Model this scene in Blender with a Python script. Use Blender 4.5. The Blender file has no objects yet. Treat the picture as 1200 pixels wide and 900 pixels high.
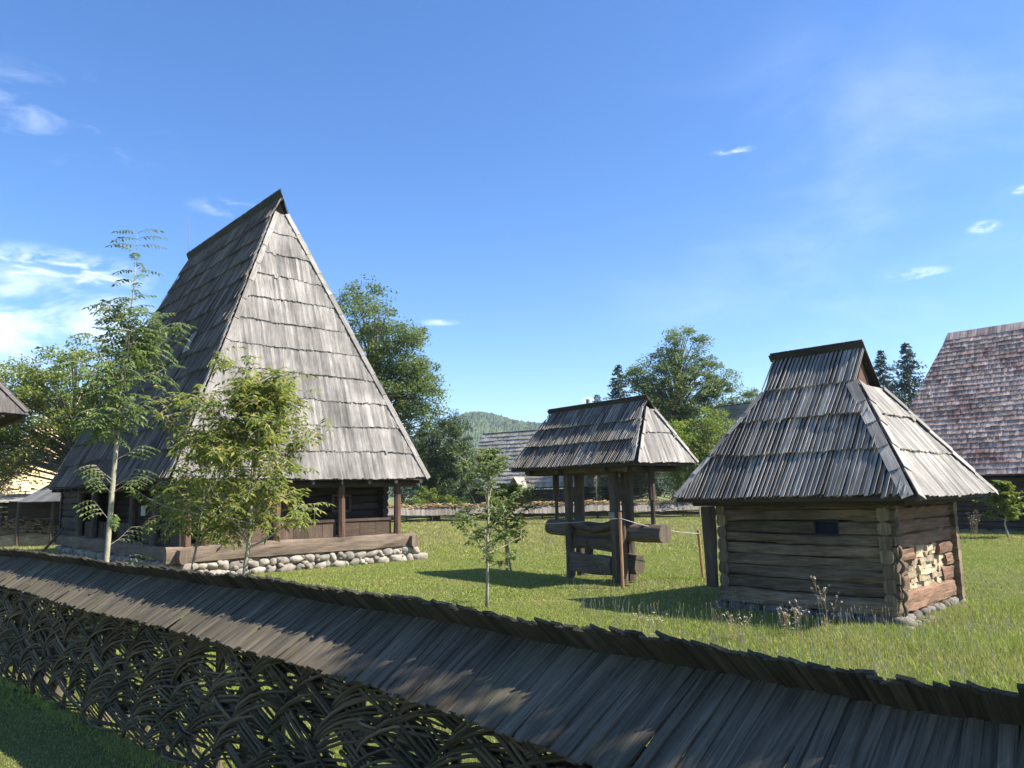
import bpy, math, random
import numpy as np
from mathutils import Vector, Matrix
R = math.radians
scene = bpy.context.scene

# ------------------------------------------------------------------ camera
cam_d = bpy.data.cameras.new('camera')
cam = bpy.data.objects.new('camera', cam_d)
scene.collection.objects.link(cam)
cam_d.sensor_width = 36; cam_d.lens = 881.0/1200*36
cam_d.clip_start = .05; cam_d.clip_end = 6000
PITCH, ROLL = .14416, -.01994
_f = Vector((0, math.cos(PITCH), math.sin(PITCH))); _u = Vector((0, -math.sin(PITCH), math.cos(PITCH))); _x = Vector((1, 0, 0))
_X = _x*math.cos(ROLL)+_u*math.sin(ROLL); _U = -_x*math.sin(ROLL)+_u*math.cos(ROLL)
_m = Matrix((_X, _U, -_f)).transposed().to_4x4(); _m.translation = Vector((0, 0, 1.95))
cam.matrix_world = _m
scene.camera = cam

# ------------------------------------------------------------------ light
SUN_AZ = R(-11); SUN_EL = R(48)          # azimuth from +X towards +Y
sdir = Vector((math.cos(SUN_AZ)*math.cos(SUN_EL), math.sin(SUN_AZ)*math.cos(SUN_EL), math.sin(SUN_EL)))
sun_d = bpy.data.lights.new('sun', 'SUN'); sun_d.energy = 5.0; sun_d.angle = R(.5); sun_d.color = (1, .935, .84)
sun = bpy.data.objects.new('sun', sun_d); scene.collection.objects.link(sun)
sun.rotation_euler = (-sdir).to_track_quat('-Z', 'Y').to_euler()
world = bpy.data.worlds.new('World'); scene.world = world; world.use_nodes = True
wt = world.node_tree; wt.nodes.clear()
def wn(t, **k):
    n = wt.nodes.new(t)
    for a, b in k.items(): setattr(n, a, b)
    return n
wo = wn('ShaderNodeOutputWorld'); bg = wn('ShaderNodeBackground'); bg.inputs[1].default_value = .108
sky = wn('ShaderNodeTexSky', sky_type='NISHITA'); sky.sun_disc = False
sky.sun_elevation = SUN_EL; sky.sun_rotation = R(90)-SUN_AZ
sky.altitude = 300; sky.air_density = 1.0; sky.dust_density = .25; sky.ozone_density = 4.0
wt.links.new(bg.outputs[0], wo.inputs[0])
# thin clouds in the sky, placed by direction
tc = wn('ShaderNodeTexCoord')
def cloud(direction, rad, soft, sx, sy, sz, scale, lo, hi, amount, prev, seed=0):
    d = Vector(direction).normalized()
    sub = wn('ShaderNodeVectorMath', operation='SUBTRACT'); wt.links.new(tc.outputs['Generated'], sub.inputs[0]); sub.inputs[1].default_value = d
    mul = wn('ShaderNodeVectorMath', operation='MULTIPLY'); wt.links.new(sub.outputs[0], mul.inputs[0]); mul.inputs[1].default_value = (sx, sy, sz)
    ln = wn('ShaderNodeVectorMath', operation='LENGTH'); wt.links.new(mul.outputs[0], ln.inputs[0])
    mr = wn('ShaderNodeMapRange'); mr.interpolation_type = 'SMOOTHSTEP'
    mr.inputs[1].default_value = rad*soft; mr.inputs[2].default_value = rad; mr.inputs[3].default_value = 1; mr.inputs[4].default_value = 0
    wt.links.new(ln.outputs['Value'], mr.inputs[0])
    mp = wn('ShaderNodeMapping'); mp.inputs['Location'].default_value = (seed, seed*.7, seed*.3); mp.inputs['Scale'].default_value = (1, 1, 2.6)
    wt.links.new(tc.outputs['Generated'], mp.inputs[0])
    nz = wn('ShaderNodeTexNoise'); nz.inputs['Scale'].default_value = scale; nz.inputs['Detail'].default_value = 9; nz.inputs['Roughness'].default_value = .6; nz.inputs['Distortion'].default_value = .5
    wt.links.new(mp.outputs[0], nz.inputs['Vector'])
    m2 = wn('ShaderNodeMapRange'); m2.interpolation_type = 'SMOOTHSTEP'; m2.inputs[1].default_value = lo; m2.inputs[2].default_value = hi
    wt.links.new(nz.outputs[0], m2.inputs[0])
    m3 = wn('ShaderNodeMath', operation='MULTIPLY'); wt.links.new(mr.outputs[0], m3.inputs[0]); wt.links.new(m2.outputs[0], m3.inputs[1])
    m4 = wn('ShaderNodeMath', operation='MULTIPLY'); wt.links.new(m3.outputs[0], m4.inputs[0]); m4.inputs[1].default_value = amount
    mx = wn('ShaderNodeMix', data_type='RGBA'); wt.links.new(m4.outputs[0], mx.inputs[0]); wt.links.new(prev, mx.inputs[6]); mx.inputs[7].default_value = (7.2, 7.6, 8.2, 1)
    return mx.outputs[2]
def pdir(x, y):      # the direction in the world that a cloud of the photograph stands in
    return _f+_X*((x-600)/881)-_U*((y-450)/881)
# a little richer blue, as the phone camera saw this air
hs = wn('ShaderNodeHueSaturation'); hs.inputs['Hue'].default_value = .506; hs.inputs['Saturation'].default_value = 1.20; hs.inputs['Value'].default_value = 1.0
wt.links.new(sky.outputs[0], hs.inputs['Color'])
c = hs.outputs[0]
c = cloud(pdir(20, 385), .20, .3, 1, 1, 2.4, 7, .36, .62, .68, c, 1.3)
c = cloud(pdir(60, 318), .13, .2, 1, 1, 4, 16, .46, .66, .6, c, 4.1)
c = cloud(pdir(70, 135), .16, .1, 1, 1, 2.6, 15, .48, .76, .22, c, 7.7)
c = cloud(pdir(270, 245), .06, .1, 1, 1, 4, 20, .42, .7, .3, c, 2.2)
c = cloud(pdir(514, 378), .035, .1, 1, 1, 6, 20, .30, .6, .45, c, 3.3)
c = cloud(pdir(1154, 266), .022, .1, 1, 1, 2.5, 40, .34, .66, .6, c, 5.0)
c = cloud(pdir(1192, 223), .016, .1, 1, 1, 2.5, 40, .34, .66, .6, c, 6.0)
c = cloud(pdir(862, 176), .035, .1, 1, 1, 6, 40, .42, .75, .5, c, 8.0)
c = cloud(pdir(1075, 321), .045, .1, 1, 1, 5, 40, .45, .7, .5, c, 9.0)
c = cloud(pdir(1000, 250), .42, .2, 1, 1, 1.6, 2.6, .42, .85, .22, c, 11.0)
c = cloud(pdir(692, 470), .015, .1, 1, 1, 2, 40, .3, .6, .6, c, 12.0)
wt.links.new(c, bg.inputs[0])
vs = scene.view_settings
vs.view_transform = 'Standard'; vs.look = 'None'; vs.gamma = 1; vs.exposure = 1.2; vs.use_curve_mapping = False
scene.cycles.max_bounces = 6; scene.cycles.diffuse_bounces = 3; scene.cycles.transparent_max_bounces = 6; scene.cycles.transmission_bounces = 3

# ------------------------------------------------------------------ helpers
col = scene.collection
rnd = random.Random(11)
V = Vector

def tag(o, label=None, cat=None, group=None, kind=None):
    if label: o['label'] = label
    if cat: o['category'] = cat
    if group: o['group'] = group
    if kind: o['kind'] = kind
    return o
def empty(name, loc=(0, 0, 0), rz=0, **k):
    o = bpy.data.objects.new(name, None); col.objects.link(o); o.location = loc; o.rotation_euler = (0, 0, rz); o.empty_display_size = .3
    return tag(o, **k)

class MB:
    def __init__(s): s.v = []; s.f = []; s.uv = []; s.sm = []
    def poly(s, pts, uvs, smooth=False):
        n = len(s.v); s.v += [tuple(p) for p in pts]; s.f.append(list(range(n, n+len(pts)))); s.uv += [tuple(q) for q in uvs]; s.sm.append(smooth)
    def shared(s, pts, faces, uvs, smooth=False):      # one connected island
        n = len(s.v); s.v += [tuple(p) for p in pts]
        for f in faces:
            s.f.append([n+i for i in f]); s.uv += [uvs[i] for i in f]; s.sm.append(smooth)
    def prism(s, top, bot, uvs, bottom=True):
        k = len(top); pts = list(top)+list(bot)
        faces = [list(range(k))]+([list(range(2*k-1, k-1, -1))] if bottom else [])
        for i in range(k):
            j = (i+1) % k; faces.append([i, i+k, j+k, j])
        s.shared(pts, faces, list(uvs)+[(a+.013, b+.013) for a, b in uvs])
    def box(s, c, ax, ay, az, jit=0, ro=None):
        """c centre, ax ay az half-axis vectors; uv runs along the longest axis"""
        ro = ro or rnd
        A = [V(ax), V(ay), V(az)]; ls = [a.length for a in A]; k = ls.index(max(ls)); u0 = ro.random()*20; v0 = ro.random()*20
        pts = []; uv = []
        for i in (-1, 1):
            for j in (-1, 1):
                for l in (-1, 1):
                    p = V(c)+A[0]*i+A[1]*j+A[2]*l
                    if jit: p += V((ro.uniform(-jit, jit), ro.uniform(-jit, jit), ro.uniform(-jit, jit)))
                    pts.append(p)
                    sg = (i, j, l); o = [q for q in range(3) if q != k]
                    uv.append((u0+sg[o[0]]*ls[o[0]]+sg[o[1]]*ls[o[1]]*1.01, v0+sg[k]*ls[k]))
        s.shared(pts, [(0, 1, 3, 2), (4, 6, 7, 5), (0, 4, 5, 1), (2, 3, 7, 6), (0, 2, 6, 4), (1, 5, 7, 3)], uv)
    def beam(s, p0, p1, w, h, up=(0, 0, 1), jit=0):
        p0 = V(p0); p1 = V(p1); d = (p1-p0); sd = d.normalized().cross(V(up)).normalized(); uu = sd.cross(d.normalized())
        s.box((p0+p1)/2, d/2, sd*w/2, uu*h/2, jit)
    def log(s, p0, p1, w, h, up=(0, 0, 1), n=10, sq=3.0, rough=.006, seg=.35, ro=None):
        """hewn log: rounded-square section, uneven along its length, closed ends"""
        ro = ro or rnd
        p0 = V(p0); p1 = V(p1); L = (p1-p0).length; d = (p1-p0)/L; sd = d.cross(V(up)).normalized(); uu = sd.cross(d)
        m = max(2, int(L/seg)+1); u0 = ro.random()*20; v0 = ro.random()*20; pts = []; uv = []
        ph = [ro.uniform(0, 6.28) for _ in range(n)]; bend = ro.uniform(-1, 1)*.012*min(L, 4)/2
        for i in range(m):
            t = i/(m-1); cpos = p0+d*L*t+uu*bend*math.sin(math.pi*t)
            for j in range(n):
                a = 2*math.pi*(j+.5)/n; ca, sa = math.cos(a), math.sin(a)
                rr = (abs(ca)**sq+abs(sa)**sq)**(-1/sq)
                rr *= 1+(ro.uniform(-1, 1)*rough+.6*rough*math.sin(ph[j]+t*L*2.2))/(min(w, h)/2)
                pts.append(cpos+sd*ca*rr*w/2+uu*sa*rr*h/2); uv.append((u0+j/n*(w+h)*2, v0+t*L))
        faces = []
        for i in range(m-1):
            for j in range(n):
                k = (j+1) % n; faces.append((i*n+j, i*n+k, (i+1)*n+k, (i+1)*n+j))
        nn = len(s.v); s.v += [tuple(p) for p in pts]
        for f in faces:
            s.f.append([nn+i for i in f]); us = [uv[i] for i in f]
            if f[1] % n == 0: us[1] = (us[0][0]+(w+h)*2/n, us[1][1]); us[2] = (us[3][0]+(w+h)*2/n, us[2][1])
            s.uv += us; s.sm.append(False)
        for off, rev in ((0, True), ((m-1)*n, False)):
            f = list(range(off, off+n)); f = f[::-1] if rev else f
            s.f.append([nn+i for i in f]); s.uv += [(u0+(V(pts[i])-p0).dot(sd), v0+(V(pts[i])-p0).dot(uu)*.3) for i in f]; s.sm.append(False)
    def tube(s, path, radii, n=6, cap=True):
        u0 = rnd.random()*20; P = [V(p) for p in path]; pts = []; uv = []; acc = 0
        ref = V((0, 0, 1)) if abs((P[-1]-P[0]).normalized().z) < .9 else V((1, 0, 0))
        for i, p in enumerate(P):
            d = (P[min(i+1, len(P)-1)]-P[max(i-1, 0)]).normalized(); a = d.cross(ref).normalized(); b = a.cross(d)
            if i: acc += (p-P[i-1]).length
            for j in range(n):
                t = 2*math.pi*j/n; pts.append(p+(a*math.cos(t)+b*math.sin(t))*radii[i]); uv.append((u0+j/n*.3, acc))
        faces = []
        for i in range(len(P)-1):
            for j in range(n):
                k = (j+1) % n; faces.append((i*n+j, i*n+k, (i+1)*n+k, (i+1)*n+j))
        if cap: faces += [tuple(range(n))[::-1], tuple(range((len(P)-1)*n, len(P)*n))]
        s.shared(pts, faces, uv, True)
    def stone(s, c, ex, ey, ez, ro=None, rough=.12, nu=10, nv=7):
        ro = ro or rnd; pts = []; uv = []; u0 = ro.random()*30; sq = ro.uniform(2.4, 4.2)
        ph = [ro.uniform(0, 6.28) for _ in range(4)]
        for i in range(nv+1):
            th = math.pi*i/nv
            for j in range(nu):
                a = 2*math.pi*j/nu; d = [math.sin(th)*math.cos(a), math.sin(th)*math.sin(a), math.cos(th)]
                r = (abs(d[0])**sq+abs(d[1])**sq+abs(d[2])**sq)**(-1/sq)*(1+rough*(.5*math.sin(2*a+ph[0])*math.sin(th)+.5*math.sin(3*th+ph[1]+a)*math.sin(th)))
                pts.append(V(c)+V(ex)*d[0]*r+V(ey)*d[1]*r+V(ez)*d[2]*r); uv.append((u0+a*.1, u0+th*.2))
        faces = []
        for i in range(nv):
            for j in range(nu):
                k = (j+1) % nu
                if i == 0: faces.append((0, (i+1)*nu+j, (i+1)*nu+k))
                elif i == nv-1: faces.append((i*nu+j, nv*nu, i*nu+k))
                else: faces.append((i*nu+j, (i+1)*nu+j, (i+1)*nu+k, i*nu+k))
        s.shared(pts, faces, uv, True)
    def build(s, name, mat, parent=None, **k):
        me = bpy.data.meshes.new(name); me.from_pydata(s.v, [], s.f)
        uvl = me.uv_layers.new(name='UVMap'); uvl.data.foreach_set('uv', np.array(s.uv, dtype=np.float32).ravel())
        me.polygons.foreach_set('use_smooth', np.array(s.sm, dtype=bool)); me.materials.append(mat); me.update()
        o = bpy.data.objects.new(name, me); col.objects.link(o)
        if parent: o.parent = parent
        return tag(o, **k)

# ------------------------------------------------------------------ materials
class Mat:
    def __init__(s, name):
        s.m = bpy.data.materials.new(name); s.m.use_nodes = True; s.t = s.m.node_tree; s.t.nodes.clear()
        s.out = s.n('ShaderNodeOutputMaterial'); s.b = s.n('ShaderNodeBsdfPrincipled'); s.l(s.b.outputs[0], s.out.inputs[0])
        s.b.inputs['Roughness'].default_value = .85; s.b.inputs['Specular IOR Level'].default_value = .25
    def n(s, t, **k):
        n = s.t.nodes.new(t)
        for a, b in k.items(): setattr(n, a, b)
        return n
    def l(s, a, b): s.t.links.new(a, b)
    def noise(s, vec, scale, detail=4, rough=.55, vscale=(1, 1, 1), dist=0):
        mp = s.n('ShaderNodeMapping'); mp.inputs['Scale'].default_value = vscale; s.l(vec, mp.inputs[0])
        z = s.n('ShaderNodeTexNoise'); z.inputs['Scale'].default_value = scale; z.inputs['Detail'].default_value = detail; z.inputs['Roughness'].default_value = rough; z.inputs['Distortion'].default_value = dist
        s.l(mp.outputs[0], z.inputs['Vector']); return z.outputs[0]
    def rng(s, v, a, b, c, d):
        m = s.n('ShaderNodeMapRange'); s.l(v, m.inputs[0])
        for i, x in enumerate((a, b, c, d)): m.inputs[i+1].default_value = x
        return m.outputs[0]
    def mul(s, a, b, op='MULTIPLY'):
        m = s.n('ShaderNodeMath', operation=op); 
        for i, x in enumerate((a, b)):
            if isinstance(x, (int, float)): m.inputs[i].default_value = x
            else: s.l(x, m.inputs[i])
        return m.outputs[0]
    def mix(s, fac, a, b, mode='MIX'):
        m = s.n('ShaderNodeMix', data_type='RGBA', blend_type=mode)
        for i, x in ((0, fac), (6, a), (7, b)):
            if isinstance(x, (int, float)): m.inputs[i].default_value = x
            elif isinstance(x, tuple): m.inputs[i].default_value = (*x, 1)
            else: s.l(x, m.inputs[i])
        return m.outputs[2]
    def val(s, colr, v):
        h = s.n('ShaderNodeHueSaturation'); s.l(colr, h.inputs['Color']); s.l(v, h.inputs['Value']); return h.outputs[0]
    def bump(s, h, dist, strength=1.0):
        b = s.n('ShaderNodeBump'); b.inputs['Distance'].default_value = dist; b.inputs['Strength'].default_value = strength; s.l(h, b.inputs['Height']); s.l(b.outputs[0], s.b.inputs['Normal'])

def wood(name, c1, c2, isl=.35, streak=.5, moss=None, mossamt=0, stain=.35, bump=.006, warm=None):
    m = Mat(name); uv = m.n('ShaderNodeUVMap', uv_map='UVMap').outputs[0]; geo = m.n('ShaderNodeNewGeometry')
    fine = m.noise(uv, 26, 5, .65, (3.2, .12, 1)); broad = m.noise(uv, 5, 4, .6, (2.2, .25, 1))
    pos = geo.outputs['Position']; patch = m.noise(pos, .9, 5, .6)
    k = m.rng(fine, .3, .7, 0, 1); cc = m.mix(k, c1, c2)
    if warm: cc = m.mix(m.rng(m.noise(pos, .7, 3, .6, (1, 1, 1.4)), .48, .68, 0, .85), cc, warm)
    ri = geo.outputs['Random Per Island']
    v = m.rng(ri, 0, 1, 1-isl, 1+isl)
    v = m.mul(v, m.rng(broad, .3, .7, 1-streak*.5, 1+streak*.5)); v = m.mul(v, m.rng(patch, .3, .7, 1-stain*.5, 1+stain*.5))
    cc = m.val(cc, v)
    # long dark cracks in the weathered grain
    cr = m.noise(uv, 14, 3, .7, (4.5, .08, 1)); cc = m.mix(m.rng(cr, .36, .30, 0, .65), cc, (c1[0]*.25, c1[1]*.25, c1[2]*.25))
    if moss: cc = m.mix(m.mul(m.rng(m.noise(pos, 2.3, 6, .7), .5, .66, 0, 1), mossamt), cc, moss)
    m.l(cc, m.b.inputs['Base Color']); m.bump(m.mul(fine, m.rng(cr, .36, .30, 1, 0)), bump)
    return m.m
def simple(name, c1, c2, scale=6, isl=.2, bump=.01, rough=.9):
    m = Mat(name); geo = m.n('ShaderNodeNewGeometry'); pos = geo.outputs['Position']
    z = m.noise(pos, scale, 7, .62); cc = m.mix(m.rng(z, .3, .7, 0, 1), c1, c2)
    cc = m.val(cc, m.rng(geo.outputs['Random Per Island'], 0, 1, 1-isl, 1+isl))
    m.l(cc, m.b.inputs['Base Color']); m.b.inputs['Roughness'].default_value = rough; m.bump(z, bump)
    return m.m
def leafmat(name, c1, c2, trans=.35, c3=None, f3=.12, patch=.6):
    m = Mat(name); geo = m.n('ShaderNodeNewGeometry'); ri = geo.outputs['Random Per Island']
    cc = m.mix(ri, c1, c2)
    if c3: cc = m.mix(m.rng(ri, 1-f3, 1-f3+.01, 0, 1), cc, c3)
    cc = m.val(cc, m.rng(m.noise(geo.outputs['Position'], patch, 3), .3, .7, .72, 1.3))
    m.l(cc, m.b.inputs['Base Color']); m.b.inputs['Roughness'].default_value = .5; m.b.inputs['Specular IOR Level'].default_value = .35
    tr = m.n('ShaderNodeBsdfTranslucent'); hsv = m.n('ShaderNodeHueSaturation'); m.l(cc, hsv.inputs['Color']); hsv.inputs['Value'].default_value = 1.6; hsv.inputs['Hue'].default_value = .485
    m.l(hsv.outputs[0], tr.inputs[0]); mx = m.n('ShaderNodeMixShader'); mx.inputs[0].default_value = trans
    m.l(m.b.outputs[0], mx.inputs[1]); m.l(tr.outputs[0], mx.inputs[2]); m.l(mx.outputs[0], m.out.inputs[0])
    return m.m

M = {}
M['shingle'] = wood('grey_shingle', (.150, .135, .118), (.325, .302, .270), .30, .6, None, 0, .7, .006)
M['hut_shingle'] = wood('hut_shingle', (.165, .150, .130), (.38, .356, .316), .36, .6, None, 0, .6, .006)
M['fence_shingle'] = wood('fence_shingle', (.052, .042, .029), (.150, .126, .090), .24, .8, (.10, .11, .05), .25, .5, .004)
M['fence_back'] = wood('shaded_tarry_shingle', (.034, .029, .022), (.085, .074, .056), .35, .6, (.05, .055, .03), .3, .5, .004)  # shade put into the colour for the fence strip; tarry wood on roof ridges
M['barn_shingle'] = wood('red_brown_shingle', (.31, .21, .17), (.58, .45, .385), .45, .5, None, 0, .3, .004, (.21, .105, .085))
M['far_cap'] = wood('grey_fence_cap', (.12, .105, .085), (.24, .21, .17), .3, .5)
M['far_shingle'] = wood('far_grey_shingle', (.22, .198, .165), (.38, .35, .295), .22, .5, None, 0, .5, .006)
M['left_shingle'] = wood('dark_old_shingle', (.07, .06, .055), (.15, .135, .12), .3, .5, None, 0, .5, .006)
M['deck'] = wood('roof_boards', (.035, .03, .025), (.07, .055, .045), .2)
M['hutlog'] = wood('hut_log', (.075, .054, .034), (.30, .225, .145), .42, .7, None, 0, .8, .012)
M['hutred'] = wood('red_brown_log', (.13, .075, .048), (.27, .165, .105), .22, .6, None, 0, .5, .012)
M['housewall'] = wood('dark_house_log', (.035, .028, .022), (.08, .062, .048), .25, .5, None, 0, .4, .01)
M['beam'] = wood('weathered_beam', (.10, .074, .053), (.215, .163, .118), .2, .5, None, 0, .6, .01)
M['parapet'] = wood('parapet_boards', (.05, .034, .024), (.13, .09, .062), .3, .5, None, 0, .5, .008)
M['post'] = wood('brown_post', (.08, .045, .03), (.165, .10, .065), .2, .5, None, 0, .4, .008)
M['well'] = wood('well_timber', (.05, .038, .027), (.14, .11, .08), .22, .6, None, 0, .6, .01)
M['wellog'] = wood('press_log', (.08, .063, .045), (.18, .148, .108), .15, .6, None, 0, .5, .012)
M['stake'] = wood('new_stake_wood', (.30, .15, .07), (.48, .27, .14), .15, .4)
M['greypost'] = wood('grey_gate_post', (.20, .18, .15), (.36, .33, .28), .15, .5)
M['rod'] = wood('hazel_rod', (.065, .050, .030), (.23, .185, .12), .5, .8, (.07, .085, .03), .55, .7, .012)
M['darkroof'] = wood('slate_grey_boards', (.07, .075, .08), (.13, .135, .14), .25)
M['stone'] = simple('field_stone', (.17, .145, .115), (.36, .32, .265), 6, .35, .02)
M['mortar'] = simple('earth_mortar', (.28, .24, .18), (.42, .37, .29), 7, 0, .02)
M['greystone'] = simple('grey_footing_stone', (.09, .08, .065), (.23, .21, .175), 6, .25, .03)
M['infill'] = simple('pale_clay_stones', (.27, .20, .125), (.52, .42, .28), 14, .45, .02)
M['glass'] = simple('dark_window', (.006, .008, .016), (.010, .014, .028), 4, 0, 0, .7)
M['straw'] = simple('dry_straw', (.30, .20, .10), (.50, .36, .19), 3, .35, .02)
M['thatch'] = simple('golden_thatch', (.58, .45, .25), (.84, .70, .45), 1.3, .2, .08)
M['white'] = simple('whitewash', (.70, .69, .66), (.80, .79, .76), 3, 0, .002)
M['rope'] = simple('pale_rope', (.45, .42, .36), (.6, .57, .5), 30, 0, .001)
M['metal'] = simple('dull_metal', (.14, .13, .13), (.22, .21, .2), 30, 0, 0, .5)
M['bark'] = simple('tree_bark', (.09, .075, .055), (.20, .17, .13), 9, .1, .03)
M['palebark'] = simple('pale_sapling_bark', (.24, .22, .15), (.44, .40, .29), 12, .05, .008)

# ------------------------------------------------------------------ ground
def hgt(x, y):
    return .05*np.sin(x*.31+1)*np.sin(y*.23)*np.clip((y-20)/20, 0, 1)
def ground():
    m = Mat('meadow_ground'); geo = m.n('ShaderNodeNewGeometry'); pos = geo.outputs['Position']
    a = m.noise(pos, .35, 5, .6); b = m.noise(pos, 9, 6, .7); d = m.noise(pos, 60, 3, .7)
    cc = m.mix(m.rng(a, .35, .65, 0, 1), (.12, .16, .028), (.20, .21, .055)); cc = m.mix(m.rng(b, .35, .7, 0, .8), cc, (.22, .20, .08)); cc = m.mix(m.rng(d, .4, .7, 0, .6), cc, (.03, .05, .008))
    m.l(cc, m.b.inputs['Base Color']); m.bump(d, .05)
    xs = np.concatenate([[-1500, -900, -300], np.linspace(-90, 90, 91), [300, 900, 1500]]); ys = np.concatenate([[-300, -60], np.linspace(-20, 110, 66), [200, 500, 1200, 1900]])
    mb = MB(); pts = [(x, y, float(hgt(np.array(x), np.array(y))) if abs(x) < 91 and y < 111 else 0) for y in ys for x in xs]; n = len(xs)
    fs = [(j*n+i, j*n+i+1, (j+1)*n+i+1, (j+1)*n+i) for j in range(len(ys)-1) for i in range(n-1)]
    mb.shared(pts, fs, [(p[0], p[1]) for p in pts], True)
    mb.build('ground', m.m, kind='structure')
ground()

def mesh_np(name, verts, faces_n, mat, parent=None, **k):
    """verts (N*faces_n,3): every faces_n verts are one face"""
    n = len(verts)//faces_n; me = bpy.data.meshes.new(name)
    me.vertices.add(len(verts)); me.vertices.foreach_set('co', np.asarray(verts, dtype=np.float32).ravel())
    me.loops.add(len(verts)); me.loops.foreach_set('vertex_index', np.arange(len(verts), dtype=np.int32))
    me.polygons.add(n); me.polygons.foreach_set('loop_start', np.arange(0, len(verts), faces_n, dtype=np.int32)); me.polygons.foreach_set('loop_total', np.full(n, faces_n, dtype=np.int32))
    me.materials.append(mat); me.update(calc_edges=True); me.validate()
    o = bpy.data.objects.new(name, me); col.objects.link(o)
    if parent: o.parent = parent
    return tag(o, **k)

# fence ridge line, shared by the fence and by the grass (which keeps out of it)
FR = [(-13.2, 15.6), (-9.6, 12.3), (-6.2, 9.22), (-2.74, 6.11), (-1.02, 4.49), (-.02, 3.51), (.59, 2.8), (.99, 2.33), (1.31, 2.04), (2.6, .9), (4.2, -.5)]
HN = V((5.36, 10.22, 0)); HY = .77; HE1 = V((math.cos(HY), math.sin(HY), 0)); HE2 = V((-math.sin(HY), math.cos(HY), 0))
BN = V((-8.27, 18.26, 0)); BY = .74; BE1 = V((math.cos(BY), math.sin(BY), 0)); BE2 = V((-math.sin(BY), math.cos(BY), 0))
WN = V((2.49, 15.40, 0)); WY = .66; WE1 = V((math.cos(WY), math.sin(WY), 0)); WE2 = V((-math.sin(WY), math.cos(WY), 0))

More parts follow.
